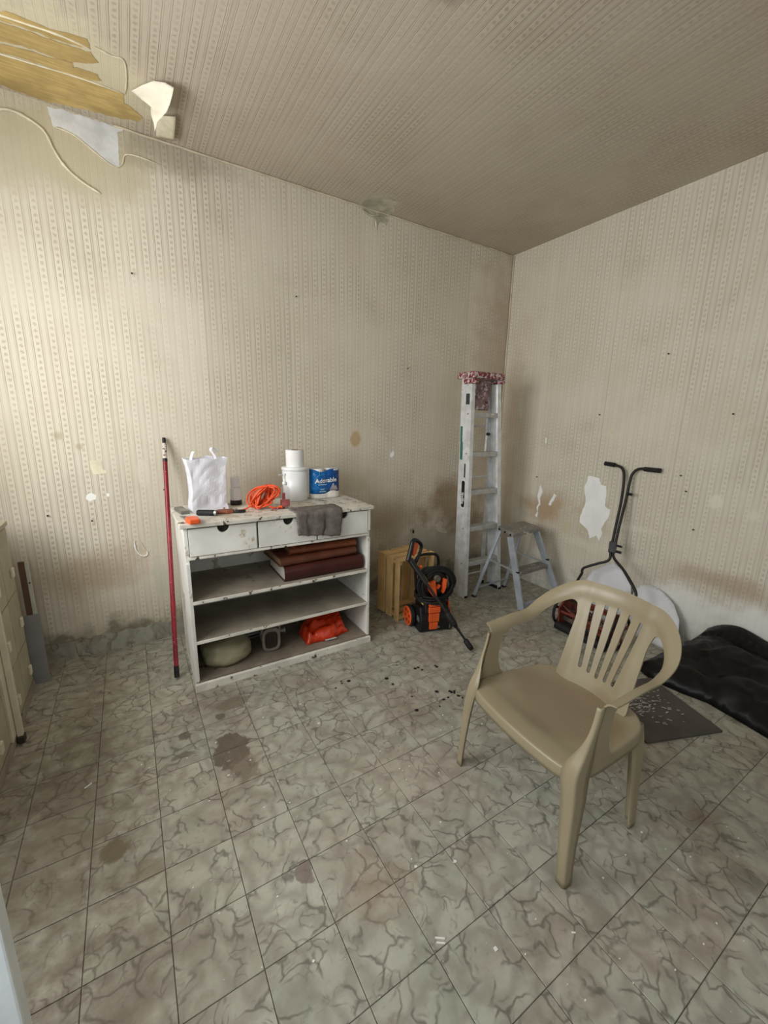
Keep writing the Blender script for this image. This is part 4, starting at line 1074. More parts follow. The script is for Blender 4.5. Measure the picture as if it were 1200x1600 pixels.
# ================================================================== PRESSURE WASHER
def washer():
    t = thing('pressure_washer', 'black and orange pressure washer with coiled hose in front of the crate', 'pressure washer', (-1.352, -.735, 0), radians(-14))
    # base tub
    pr = [(-.135, .012), (-.105, .0), (.06, .0), (.13, .03), (.145, .11), (.12, .15), (-.10, .19), (-.14, .10)]
    MB().prism([(p[0]*.72, p[1]) for p in pr], lambda u, v, q: Vector((q, u, v)), -.115, .115).build('base_tub', m_blackplastic, t, bevel=.014)
    MB().prism([(-.105, .14), (-.085, .24), (-.06, .27), (.05, .27), (.08, .24), (.09, .14)], lambda u, v, q: Vector((q, u, v)), -.085, .085).build('motor_body', m_blackplastic, t, bevel=.015)
    # front orange strip in three pieces
    for z0, z1, wd in ((.030, .082, .034), (.089, .150, .041), (.157, .198, .046), (.205, .232, .046)):
        yo = lambda z: -.101-.010*sin((z-.02)*8)
        vs = []
        for z in (z0, z1):
            for x in (-wd-.012, wd-.020):
                vs += [(x, yo(z)-.010, z), (x, yo(z)+.012, z)]
        MB().addm(vs, [(0, 2, 6, 4), (1, 5, 7, 3), (0, 4, 5, 1), (2, 3, 7, 6), (4, 6, 7, 5), (0, 1, 3, 2)]).build('orange_strip', m_orange, t, bevel=.003)
    # side orange flank at the right
    MB().prism([(-.07, .12), (-.045, .115), (-.035, .19), (-.055, .22), (-.08, .20)], lambda u, v, q: Vector((q, u, v)), .1055, .118).build('orange_flank', m_orange, t, bevel=.003)
    # wheels
    for sx in (-1, 1):
        wx = sx*.135
        o = MB().lathe([(.030, -.016), (.072, -.016), (.076, -.010), (.076, .010), (.072, .016), (.030, .016)], (wx, .045, .078), 28, axis='x').build('wheel', m_blackrub, t, smooth=False)
        hub = MB().lathe([(.012, .017), (.018, .017), (.018, .022), (0, .022)], (wx if sx > 0 else wx, .045, .078), 16, axis='x')
        hub = MB()
        hub.tube([(wx+sx*.0165, .045, .078), (wx+sx*.024, .045, .078)], .020, 16)
        rimp = [(wx+sx*.018, .045+.064*cos(a), .078+.064*sin(a)) for a in [2*pi*k/28 for k in range(28)]]
        hub.tube(rimp, .0075, 6, closed=True)
        for k in range(6):
            a = 2*pi*k/6+.3
            hub.bar((wx+sx*.019, .045+.016*cos(a), .078+.016*sin(a)), (wx+sx*.019, .045+.062*cos(a), .078+.062*sin(a)), .015, .006, (1, 0, 0))
        hub.build('wheel_rim', m_orange, o)
    # head
    hp = [(-.085, .27), (-.10, .33), (-.085, .41), (-.04, .445), (.04, .445), (.085, .41), (.095, .33), (.08, .27)]
    MB().prism(hp, lambda u, v, q: Vector((u, q, v)), -.085, .05).build('head', m_blackplastic, t, bevel=.02)
    for poly in ([(-.090, .390), (-.055, .378), (-.022, .392), (-.004, .278), (-.030, .276), (-.06, .318)], [(.045, .40), (.066, .395), (.062, .335), (.048, .30), (.036, .295), (.040, .34)]):
        MB().prism(poly, lambda u, v, q: Vector((u, q, v)), -.118, -.0855).build('orange_wedge', m_orange, t, bevel=.003)
    MB().prism([(-.008, .345), (.012, .360), (.022, .352), (.010, .330), (-.004, .328)], lambda u, v, q: Vector((u, q, v)), -.112, -.0855).build('orange_switch', m_orange, t, bevel=.002)
    MB().lathe([(.02, -.02), (.026, -.01), (.026, .0)], (.0, -.087, .40), 18, axis='y').build('grey_dial', mat('grey_dial', (92, 88, 76), .5), t, smooth=False)
    # hose coil around the head
    pts = []
    rnd = random.Random(2)
    for i in range(7):
        r = .106+.010*(i % 4)+rnd.uniform(-.004, .004); yy = -.095+.014*(i//2)
        for k in range(12):
            a = 2*pi*k/12; pts.append((r*cos(a)*1.02+.006, yy+rnd.uniform(-.003, .003), .352+r*sin(a)*.93))
    MB().tube(spline(pts, 3), .0075, 8).build('hose_coil', m_blackrub, t, smooth=True)
    # cable wound round the waist
    pts = []
    for i in range(4):
        for k in range(12):
            a = 2*pi*k/12; pts.append((.118*cos(a), -.012+.118*sin(a), .235+.011*i+.008*sin(a+i)+rnd.uniform(-.004, .004)))
    MB().tube(spline(pts, 3), .006, 7).build('cable_wrap', m_blackrub, t, smooth=True)
    # rear carry handle
    MB().tube(spline([(-.08, .075, .25), (-.09, .085, .40), (-.085, .085, .485), (-.05, .085, .515), (.05, .085, .515), (.085, .085, .485), (.09, .085, .40), (.08, .075, .25)], 6), .011, 8).build('carry_handle', m_blackplastic, t, smooth=True)
    MB().tube(spline([(.06, -.075, .05), (.10, -.095, .075), (.125, -.10, .035), (.12, -.095, .008), (.07, -.08, .012)], 6), .006, 7).build('foot_loop', m_blackplastic, t, smooth=True)
    lab = MB().box(-.0875, -.0862, -.075, -.020, .205, .240).build('yellow_label', m_yellow, t)
    MB().box(-.0882, -.0876, -.055, -.040, .212, .232).build('warning_mark', m_ink, lab)
    MB().box(-.1185, -.1155, -.085, -.045, .085, .12).build('grey_label', mat('grey_label', (96, 100, 100), .6), t)
    MB().tube([(.02, -.106, .045), (.02, -.114, .045)], .008, 10).build('water_inlet', m_blade, t)
washer()

def lance():
    a = Vector((-1.555, -.745, .545)); b_ = Vector((-1.325, -1.150, .016))
    t = thing('spray_lance', 'black spray gun with orange trigger resting across the pressure washer', 'spray gun', (-1.325, -1.15, 0))
    o = Vector((-1.325, -1.15, 0)); a -= o; b_ -= o; d = b_-a
    P = lambda q: a+d*q
    MB().tube([P(0), P(.28)], [.020, .017], 12).build('barrel_grip', m_blackplastic, t, smooth=False)
    MB().tube([P(.28), P(.80)], .0095, 10).build('lance_tube', m_blackplastic, t, smooth=False)
    MB().tube([P(.60), P(.62), P(.72), P(.76)], [.012, .021, .021, .011], 14).build('coupling', m_blackrub, t, smooth=True)
    MB().tube([P(.80), P(.90)], .008, 10).build('lance_end', m_blackplastic, t)
    MB().tube([P(.895), P(.905), P(.97), P(1.0)], [.011, .018, .019, .014], 14).build('nozzle', m_blackrub, t, smooth=True)
    # handle loop above the barrel: in the vertical plane through the lance, turned to the viewer
    sx = Vector((.82, .30, .0)).normalized(); up = Vector((0, 0, 1))
    H0 = P(0)
    loop = [H0+sx*(-.02)+up*(-.01), H0+sx*.008+up*.06, H0+sx*.030+up*.115, H0+sx*.065+up*.118, H0+sx*.125+up*.082, H0+sx*.138+up*.05, H0+sx*.12+up*.01, H0+sx*.085+up*-.04]
    MB().tube(spline(loop, 6), [.016]*4+[.016-.00015*k for k in range(39)], 10).build('handle_loop', m_blackplastic, t, smooth=True)
    tr = [(.040, .10), (.075, .098), (.096, .080), (.066, .025), (.042, .010), (.028, .03)]
    n_ = sx.cross(up)
    MB().prism(tr, lambda u, v, q: H0+sx*u+up*v+n_*q, -.007, .007).build('orange_trigger', m_orange, t, bevel=.003)
    MB().tube([P(.13)+sx*.028+up*.012, P(.13)+sx*.046+up*.016], .010, 10).build('orange_button', m_orange, t)
    MB().tube([P(.20)+sx*.018+up*.010, P(.30)+sx*.016+up*.008], .004, 8).build('brass_pin', mat('brass_pin', (170, 150, 96), .4, metal=.6), t)
lance()

# ================================================================== STEPLADDER
def ladder():
    t = thing('stepladder', 'tall dented aluminium stepladder with red top cap in the far corner', 'ladder', (-.59, -.47, 0))
    O = Vector((-.59, -.47, 0))
    def L(z): return -.803-.042*(z/1.5)
    def R(z): return -.37-.155*(z/1.55)
    yf0 = -.505; TOP = 1.80
    for side, fx in ((-1, L), (1, R)):
        # channel rail: web facing outward, flanges front and back
        bot, top = Vector((fx(0), yf0, 0)), Vector((fx(TOP), yf0+.02, TOP))
        d0, d1 = .138, .112; wd = .034; th = .004
        b = MB(); vs = []
        for p, dd in ((bot, d0), (top, d1)):
            x = p.x; s = side
            sec = [(x+s*0, 0), (x-s*wd, 0), (x-s*wd, th), (x-s*th, th), (x-s*th, dd*.30), (x-s*th*2.2, dd*.36), (x-s*th*2.2, dd*.62), (x-s*th, dd*.68), (x-s*th, dd-th), (x-s*wd*.8, dd-th), (x-s*wd*.8, dd), (x, dd)]
            vs += [Vector((a, p.y+c, p.z)) for a, c in sec]
        n = 12; fs = [tuple(range(n)), tuple(range(2*n-1, n-1, -1))]+[(i, (i+1) % n, (i+1) % n+n, i+n) for i in range(n)]
        b.addm([v-O for v in vs], fs); ro = b.build('front_rail', m_alu, t)
        MB().box(fx(0)-O.x-(.034 if side > 0 else -.0), fx(0)-O.x+(.034 if side < 0 else 0), yf0-O.y-.004, yf0-O.y+.14, 0, .018).build('foot', m_blackrub, ro)
        for z in (.305, .61, .915, 1.22, 1.525):
            MB().tube([(fx(z)-O.x+side*.0005, yf0-O.y+.05, z-.01), (fx(z)-O.x+side*.003, yf0-O.y+.05, z-.01)], .006, 8).build('rivet', m_grey_motor, ro)
    for z in (.297, .600, .905, 1.210, 1.515):
        x0, x1 = L(z)+.006, R(z)-.006
        sec = [(.002, -.004), (.002, -.036), (.006, -.036), (.006, -.006), (.072, -.006), (.072, -.022), (.076, -.022), (.076, .0), (.004, .0)]
        q = MB().prism(sec, lambda u, v, s: Vector((s-O.x, yf0-O.y+.004+u+.011*z, z+v+.012)), x0+.002, x1-.002)
        o = q.build('tread', m_alu_rung, t, bevel=.001)
    # top cap
    z = TOP; x0, x1 = L(z)-.012, R(z)+.012
    cap = MB().box(x0-O.x, x1-O.x, yf0-O.y-.012, yf0-O.y+.175, z-.024, z+.024)
    co = cap.build('top_cap', m_cap, t, bevel=.008)
    MB().box(x0-O.x-.001, x0-O.x+.045, yf0-O.y-.016, yf0-O.y+.10, z-.066, z-.0285).build('cap_bracket', m_cap, co, bevel=.006)
    MB().box(x1-O.x-.040, x1-O.x+.001, yf0-O.y-.016, yf0-O.y+.10, z-.052, z-.0285).build('cap_bracket', m_cap, co, bevel=.006)
    # rear frame (folded close behind)
    for side in (-1, 1):
        a = Vector((-.60+side*.115, yf0+.150, TOP-.04))-O; b_ = Vector((-.585+side*.160, yf0+.185, .0))-O
        MB().bar(a, b_, .030, .022, (0, 1, 0)).build('rear_rail', m_alu, t, bevel=.002)
        MB().bar(b_+Vector((0, 0, .0)), b_+Vector((0, 0, .03)), .036, .030, (0, 1, 0)).build('rear_foot', m_blackrub, t)
    for z in (.12, .55, 1.0, 1.42):
        k = 1-z/1.76; hwid = .115+.045*k; y = yf0+.150+.035*k-O.y
        MB().tube([(-hwid, y, z), (hwid, y, z)], .007, 8).build('rear_brace', m_alu, t, smooth=False)
    # folded pail shelf caked in paint under the cap
    MB().box(L(1.7)-O.x+.037, L(1.7)-O.x+.225, yf0-O.y+.052, yf0-O.y+.068, 1.545, 1.765).build('pail_shelf', m_pail, t, bevel=.003)
    for sx_ in (1,):
        MB().bar((L(1.0)-O.x+.24, yf0-O.y+.10, 1.49), (L(1.0)-O.x+.262, yf0-O.y+.115, 1.36), .016, .006).build('spreader', m_alu, t)
        MB().bar((L(1.0)-O.x+.262, yf0-O.y+.112, 1.36), (L(1.0)-O.x+.245, yf0-O.y+.10, 1.22), .014, .006).build('spreader', m_alu, t)
        MB().tube([(L(1.0)-O.x+.262, yf0-O.y+.085, 1.36), (L(1.0)-O.x+.262, yf0-O.y+.107, 1.36)], .012, 12).build('spreader_knuckle', m_steel_dark, t)
    MB().bar((L(.2)-O.x+.03, yf0-O.y+.012, .27), (L(.0)-O.x+.006, yf0-O.y+.02, .03), .014, .004, (0, 1, 0)).build('foot_brace', m_alu, t)
    # stickers on the outside of the left rail
    def sticker(z0, z1, c0, c1, nm, m, off=.0008, rnd_=False):
        vs = []; 
        if rnd_:
            r = (c1-c0)/2; cm = (c0+c1)/2
            pol = [(cm+r*cos(a), z1-r+r*sin(a)*1.0) for a in [pi*k/10 for k in range(11)]]+[(cm-r*cos(a), z0+r-r*sin(a)) for a in [pi*k/10 for k in range(11)]]
        else: pol = [(c0, z0), (c1, z0), (c1, z1), (c0, z1)]
        return MB().prism(pol, lambda u, v, q: Vector((L(v)-O.x-q, yf0-O.y+u+.011*v, v)), off-.0006, off).build(nm, m, t)
    sticker(1.585, 1.665, .020, .062, 'dark_sticker', m_sticker)
    sticker(1.30, 1.42, .088, .112, 'green_tape', m_green)
    sticker(1.16, 1.30, .080, .110, 'green_tape', m_green)
    sticker(1.02, 1.13, .040, .056, 'dark_sticker', m_sticker)
    sticker(.765, 1.005, .034, .084, 'oval_badge', m_white_ink, .0008, True)
    sticker(.775, .995, .040, .078, 'oval_badge', m_ink, .0014, True)
    vs, fs = text_mesh('Louisville', .044)
    vs = [Vector((L(.885+v.x)-O.x-.0020, yf0-O.y+.069-v.y*.95, .885-v.x*1.0)) for v in vs]
    MB().addm(vs, fs).build('badge_lettering', m_white_ink, t)
    sticker(.655, .715, .040, .047, 'paint_drip', m_white_ink, .001); sticker(.63, .66, .036, .044, 'paint_drip', m_white_ink, .001)
ladder()

# ================================================================== STEP STOOL
def stool():
    O = Vector((-.43, -.70, 0))
    t = thing('step_stool', 'small grey metal two step stool standing in front of the stepladder', 'step stool', O)
    TL, TR, FR, FL = [Vector(p)-O for p in ((-.555, -.585, .62), (-.215, -.555, .62), (-.262, -.775, .62), (-.635, -.815, .62))]
    fFL, fRL, fRR, fFR = [Vector(p)-O for p in ((-.575, -.915, 0), (-.700, -.515, 0), (-.309, -.49, 0), (-.125, -.930, 0))]
    poly = [(FL.x, FL.y), (FR.x, FR.y), (TR.x, TR.y), (TL.x, TL.y)]
    MB().prism(poly, lambda u, v, q: Vector((u, v, q)), .588, .622).build('top_step', m_stool_top, t, bevel=.006)
    up = Vector((0, 0, -.034))
    def leg(a, b_, w_, th, nm, upv, m=m_stool):
        return MB().bar(a, b_, w_, th, upv).build(nm, m, t, bevel=.003)
    d = (FR-FL).normalized()
    # front legs are wide flat channels turned outward, rear ones lighter
    leg(FL+up+Vector((.012, .035, 0)), fFL+Vector((0, 0, .004)), .055, .018, 'leg', d)
    leg(FR+up+Vector((-.012, .035, 0)), fFR+Vector((0, 0, .004)), .055, .018, 'leg', d)
    rl = leg(TL+up+Vector((.012, -.02, 0)), fRL+Vector((0, 0, .012)), .026, .016, 'leg', d)
    leg(TR+up+Vector((-.012, -.02, 0)), fRR+Vector((0, 0, .012)), .026, .016, 'leg', d)
    for p in (fRL, fRR, fFL, fFR): MB().box(p.x-.017, p.x+.017, p.y-.017, p.y+.017, 0, .012).build('foot', m_blackrub, t, bevel=.003)
    def at(a, b_, q): return a+(b_-a)*q
    a0, a1 = FL+up+Vector((.012, .035, 0)), fFL; c0, c1 = FR+up+Vector((-.012, .035, 0)), fFR
    q = .50
    A, B = at(a0, a1, q), at(c0, c1, q)
    pts = [A+Vector((.012, -.012, .02)), B+Vector((-.012, -.012, .02)), B+Vector((-.012, .075, .02)), A+Vector((.012, .075, .02))]
    vs = pts+[p-Vector((0, 0, .035)) for p in pts]
    MB().addm(vs, [(0, 1, 2, 3), (7, 6, 5, 4), (0, 4, 5, 1), (1, 5, 6, 2), (2, 6, 7, 3), (3, 7, 4, 0)]).build('middle_step', m_stool_top, t, bevel=.004)
    A, B = at(a0, a1, .93), at(c0, c1, .93)
    MB().bar(A+Vector((.012, .0, 0)), B+Vector((-.012, .0, 0)), .022, .045).build('bottom_bar', m_stool, t, bevel=.003)
    r0, r1 = TL+up, fRL; s0, s1 = TR+up, fRR
    MB().bar(at(r0, r1, .86), at(s0, s1, .86), .012, .012).build('rear_bar', m_stool, t)
    MB().bar(at(r0, r1, .42), at(a0, a1, .46), .020, .006).build('spreader', m_stool, t)
    MB().bar(at(s0, s1, .42), at(c0, c1, .46), .020, .006).build('spreader', m_stool, t)
    for dq in (.12, .5, .85):
        p = at(TL, FL, dq)+Vector((0, 0, -.018)); MB().tube([p+Vector((-.004, -.0, 0)), p+Vector((.006, 0, 0))], .009, 10).build('bolt', m_blackplastic, t)
    for p, e in ((at(a0, a1, .46), -1), (at(c0, c1, .40), -1)):
        MB().tube([p+Vector((0, -.010, 0)), p+Vector((0, -.033, 0))], .009, 12).build('bolt', m_blackplastic, t)
stool()

# ================================================================== REEL MOWER
def mower():
    O = Vector((-.50, -1.36, 0))
    t = thing('reel_mower', 'old push reel mower with black T handles leaning on the right wall', 'lawn mower', O)
    A = lambda *p: Vector(p)-O
    # handle: two tubes, grips at top
    yL, yR = -1.185, -1.300
    left = spline([A(-.27, -1.185, .36-.0), A(-.265, -1.19, .40), A(-.235, -1.27, .455), A(-.205, -1.335, .50), A(-.18, -1.325, .58), A(-.135, -1.31, .72), A(-.085, -1.295, .90), A(-.05, -1.275, 1.06), A(-.040, -1.255, 1.13), A(-.036, -1.215, 1.160), A(-.036, -1.12, 1.168)], 7)
    right = spline([A(-.29, -1.585, .30), A(-.275, -1.58, .36), A(-.235, -1.47, .46), A(-.205, -1.365, .53), A(-.18, -1.350, .60), A(-.135, -1.335, .74), A(-.085, -1.325, .90), A(-.05, -1.318, 1.06), A(-.040, -1.325, 1.12), A(-.036, -1.37, 1.158), A(-.036, -1.49, 1.158)], 7)
    low_l = spline([A(-.52, -1.20, .14), A(-.40, -1.195, .24), A(-.27, -1.185, .36)], 5)
    low_r = spline([A(-.52, -1.62, .14), A(-.40, -1.605, .22), A(-.29, -1.585, .30)], 5)
    MB().tube(left, .0095, 10).build('handle_tube', m_blackmetal, t, smooth=True)
    MB().tube(right, .0095, 10).build('handle_tube', m_blackmetal, t, smooth=True)
    MB().tube(low_l, .0095, 10).build('yoke_arm', m_blackmetal, t, smooth=True)
    MB().tube(low_r, .0095, 10).build('yoke_arm', m_blackmetal, t, smooth=True)
    MB().tube([A(-.036, -1.185, 1.165), A(-.036, -1.110, 1.170)], .016, 14).build('grip', m_blackrub, t)
    MB().tube([A(-.036, -1.395, 1.158), A(-.036, -1.500, 1.158)], .016, 14).build('grip', m_blackrub, t)
    MB().bar(A(-.195, -1.342, .555), A(-.170, -1.330, .63), .05, .03).build('clamp', m_blackplastic, t, bevel=.003)
    MB().tube([A(-.185, -1.36, .57), A(-.185, -1.40, .57)], .010, 10).build('clamp_knob', m_blackplastic, t)
    MB().tube([A(-.175, -1.36, .61), A(-.175, -1.395, .61)], .008, 10).build('clamp_knob', m_blackplastic, t)
    MB().tube([A(-.08, -1.33, .975), A(-.08, -1.362, .975)], .010, 10).build('clamp_knob', m_blackplastic, t)
    # reel between side plates
    y0, y1 = -1.235, -1.58; cz = .135; cx = -.47
    for y in (y0, y1):
        s = 1 if y == y0 else -1
        poly = [(-.10, .06), (-.02, .02), (.09, .05), (.12, .12), (.07, .22), (-.03, .25), (-.11, .17)]
        MB().prism(poly, lambda u, v, q: A(cx+u, q, v), y-.006, y+.006).build('side_plate', m_red_iron, t, bevel=.002)
        wy = y+s*.032
        w_ = MB().tube([A(cx+.118*cos(a), wy, .122+.112*sin(a)) for a in [2*pi*k/36 for k in range(36)]], .010, 8, closed=True)
        wo = w_.build('wheel_tyre', m_blackrub, t, smooth=True)
        sp = MB()
        for k in range(5):
            a = 2*pi*k/5+.2; sp.bar(A(cx, wy, .122), A(cx+.108*cos(a), wy, .122+.104*sin(a)), .018, .008, (0, 1, 0))
        sp.tube([A(cx, wy-.018, .122), A(cx, wy+.018, .122)], .024, 14)
        sp.build('wheel_spokes', m_red_iron, wo)
    for k in range(5):
        vs = []; fs = []; n = 16
        for i in range(n+1):
            f = i/n; y = y0-.008+(y1-y0+.016)*f; a = 2*pi*k/5+f*1.6
            for r, da in ((.060, 0), (.088, .02), (.088, .09), (.060, .07)):
                vs.append(A(cx+r*cos(a+da), y, cz+r*sin(a+da)))
        for i in range(n):
            for j in range(4): p, q = i*4+j, i*4+(j+1) % 4; fs.append((p, q, q+4, p+4))
        fs += [(3, 2, 1, 0), (n*4, n*4+1, n*4+2, n*4+3)]
        MB().addm(vs, fs).build('reel_blade', m_red_iron if k % 2 == 0 else m_steel_dark, t)
    MB().tube([A(cx, y0-.004, cz), A(cx, y1+.004, cz)], .012, 10).build('reel_shaft', m_steel_dark, t)
    for f in (.2, .5, .8):
        yy = y0+(y1-y0)*f; sp = MB()
        for k in range(5):
            a = 2*pi*k/5+f*1.6+.03; sp.bar(A(cx, yy, cz), A(cx+.075*cos(a), yy, cz+.075*sin(a)), .012, .006, (0, 1, 0))
        sp.build('reel_spider', m_red_iron, t)
    MB().bar(A(cx-.03, y0-.008, .038), A(cx-.03, y1+.008, .038), .05, .012).build('bed_knife', m_steel_dark, t)
    MB().tube([A(cx-.10, y0+.01, .034), A(cx-.10, y1-.01, .034)], .030, 14).build('rear_roller', m_blackrub, t)
    MB().tube([A(cx+.02, y0, .225), A(cx+.02, y1, .225)], .011, 10).build('tie_rod', m_red_iron, t)
    MB().tube([A(cx-.085, y0, .14), A(cx-.085, y1, .14)], .010, 10).build('tie_rod', m_red_iron, t)
mower()

# white sheets propped on the wall behind the mower
def sheet_piece(label, poly, x_bot, x_top, ztop):
    t = thing('white_board', label, 'board', (-.05, poly[0][0], 0))
    O = Vector((-.05, poly[0][0], 0))
    p2, f2 = cdt(resample(poly, .02), [], .03)
    vs = [Vector((x_bot+(x_top-x_bot)*(v/ztop)-.012*sin(u*9)*.3, u, v+.001))-O for u, v in p2]
    MB().addm(vs, f2).build('board_sheet', m_sheetwhite, t, smooth=True, solid=.004)
sheet_piece('white angular sheet standing behind the mower handle on the wall', [(-1.08, 0), (-1.455, 0), (-1.46, .20), (-1.44, .30), (-1.34, .40), (-1.27, .43), (-1.13, .32), (-1.09, .2)], -.13, -.02, .43)
rc = [(-1.50, 0), (-1.80, 0), (-1.815, .10), (-1.79, .20), (-1.73, .28), (-1.64, .335), (-1.55, .350), (-1.50, .335), (-1.47, .28), (-1.47, .1)]
sheet_piece('white rounded board leaning on the wall between mower and black sheeting', rc, -.17, -.03, .36)

# ================================================================== BLACK SHEETING
def tarp():
    t = thing('plastic_sheeting', 'heap of crumpled black plastic sheeting along the right wall', 'sheeting', (-.30, -2.3, 0))
    O = Vector((-.30, -2.3, 0))
    fp = [(-.03, -1.84), (-.10, -1.83), (-.30, -1.80), (-.56, -1.78), (-.62, -1.90), (-.60, -2.05), (-.57, -2.16), (-.60, -2.34), (-.64, -2.55), (-.62, -2.85), (-.5, -3.05), (-.2, -3.15), (-.03, -3.1)]
    p2, f2 = cdt(fp, [], .022)
    vs = []
    for (x, y) in p2:
        d = dseg((x, y), fp)
        wall = smooth(-.62, -.05, x)
        dd = min(d, .5) if x < -.06 else .3
        e = max(min(d/.10, 1.0), 0.0)
        if x > -.10: e = min(1, max(0, min((-1.83-y)/.10, (y+3.15)/.1)))
        hgt = (.065+.15*wall*smooth(-1.70, -2.10, y)+.03)*sqrt(max(0, e))
        n1 = noise.noise(Vector((x*4.5, y*4.5, .3))); n2 = abs(noise.noise(Vector((x*7+2*n1, y*3.2, 4.4))))*smooth(-.02, -.2, x); n3 = abs(noise.noise(Vector((x*22, y*16, 9.1))))
        hgt *= 1+.30*n1-.42*n2
        hgt += e*(.010-.030*n3)*smooth(-.04, -.16, x)
        vs.append(Vector((min(x, -.012), y, max(.003, hgt)))-O)
    MB().addm(vs, f2).build('sheeting_folds', m_tarp, t, smooth=True, solid=.002)
tarp()

# ================================================================== FLOOR SLAB WITH SCUFFS
t = thing('floor_pad', 'square dark grey pad with white scuffs lying behind the plastic chair', 'pad', (-.885, -2.02, 0), radians(-20.3))
MB().box(-.216, .216, -.216, .216, .0005, .012).build('pad_body', m_mat, t, bevel=.003)
rs = random.Random(11); sc_ = MB()
for i in range(150):
    x = rs.gauss(-.02, .065); y = rs.gauss(.05, .075)
    if abs(x) > .2 or abs(y) > .2: continue
    a = rs.uniform(-.9, .5); l = rs.uniform(.003, .011); w_ = rs.uniform(.0012, .0028)
    sc_.box(x-l, x+l, y-w_, y+w_, .0123, .0128, Matrix.Rotation(a, 3, 'Z'))
so = sc_.build('white_scuffs', m_chalk, t); so['kind'] = 'stuff'

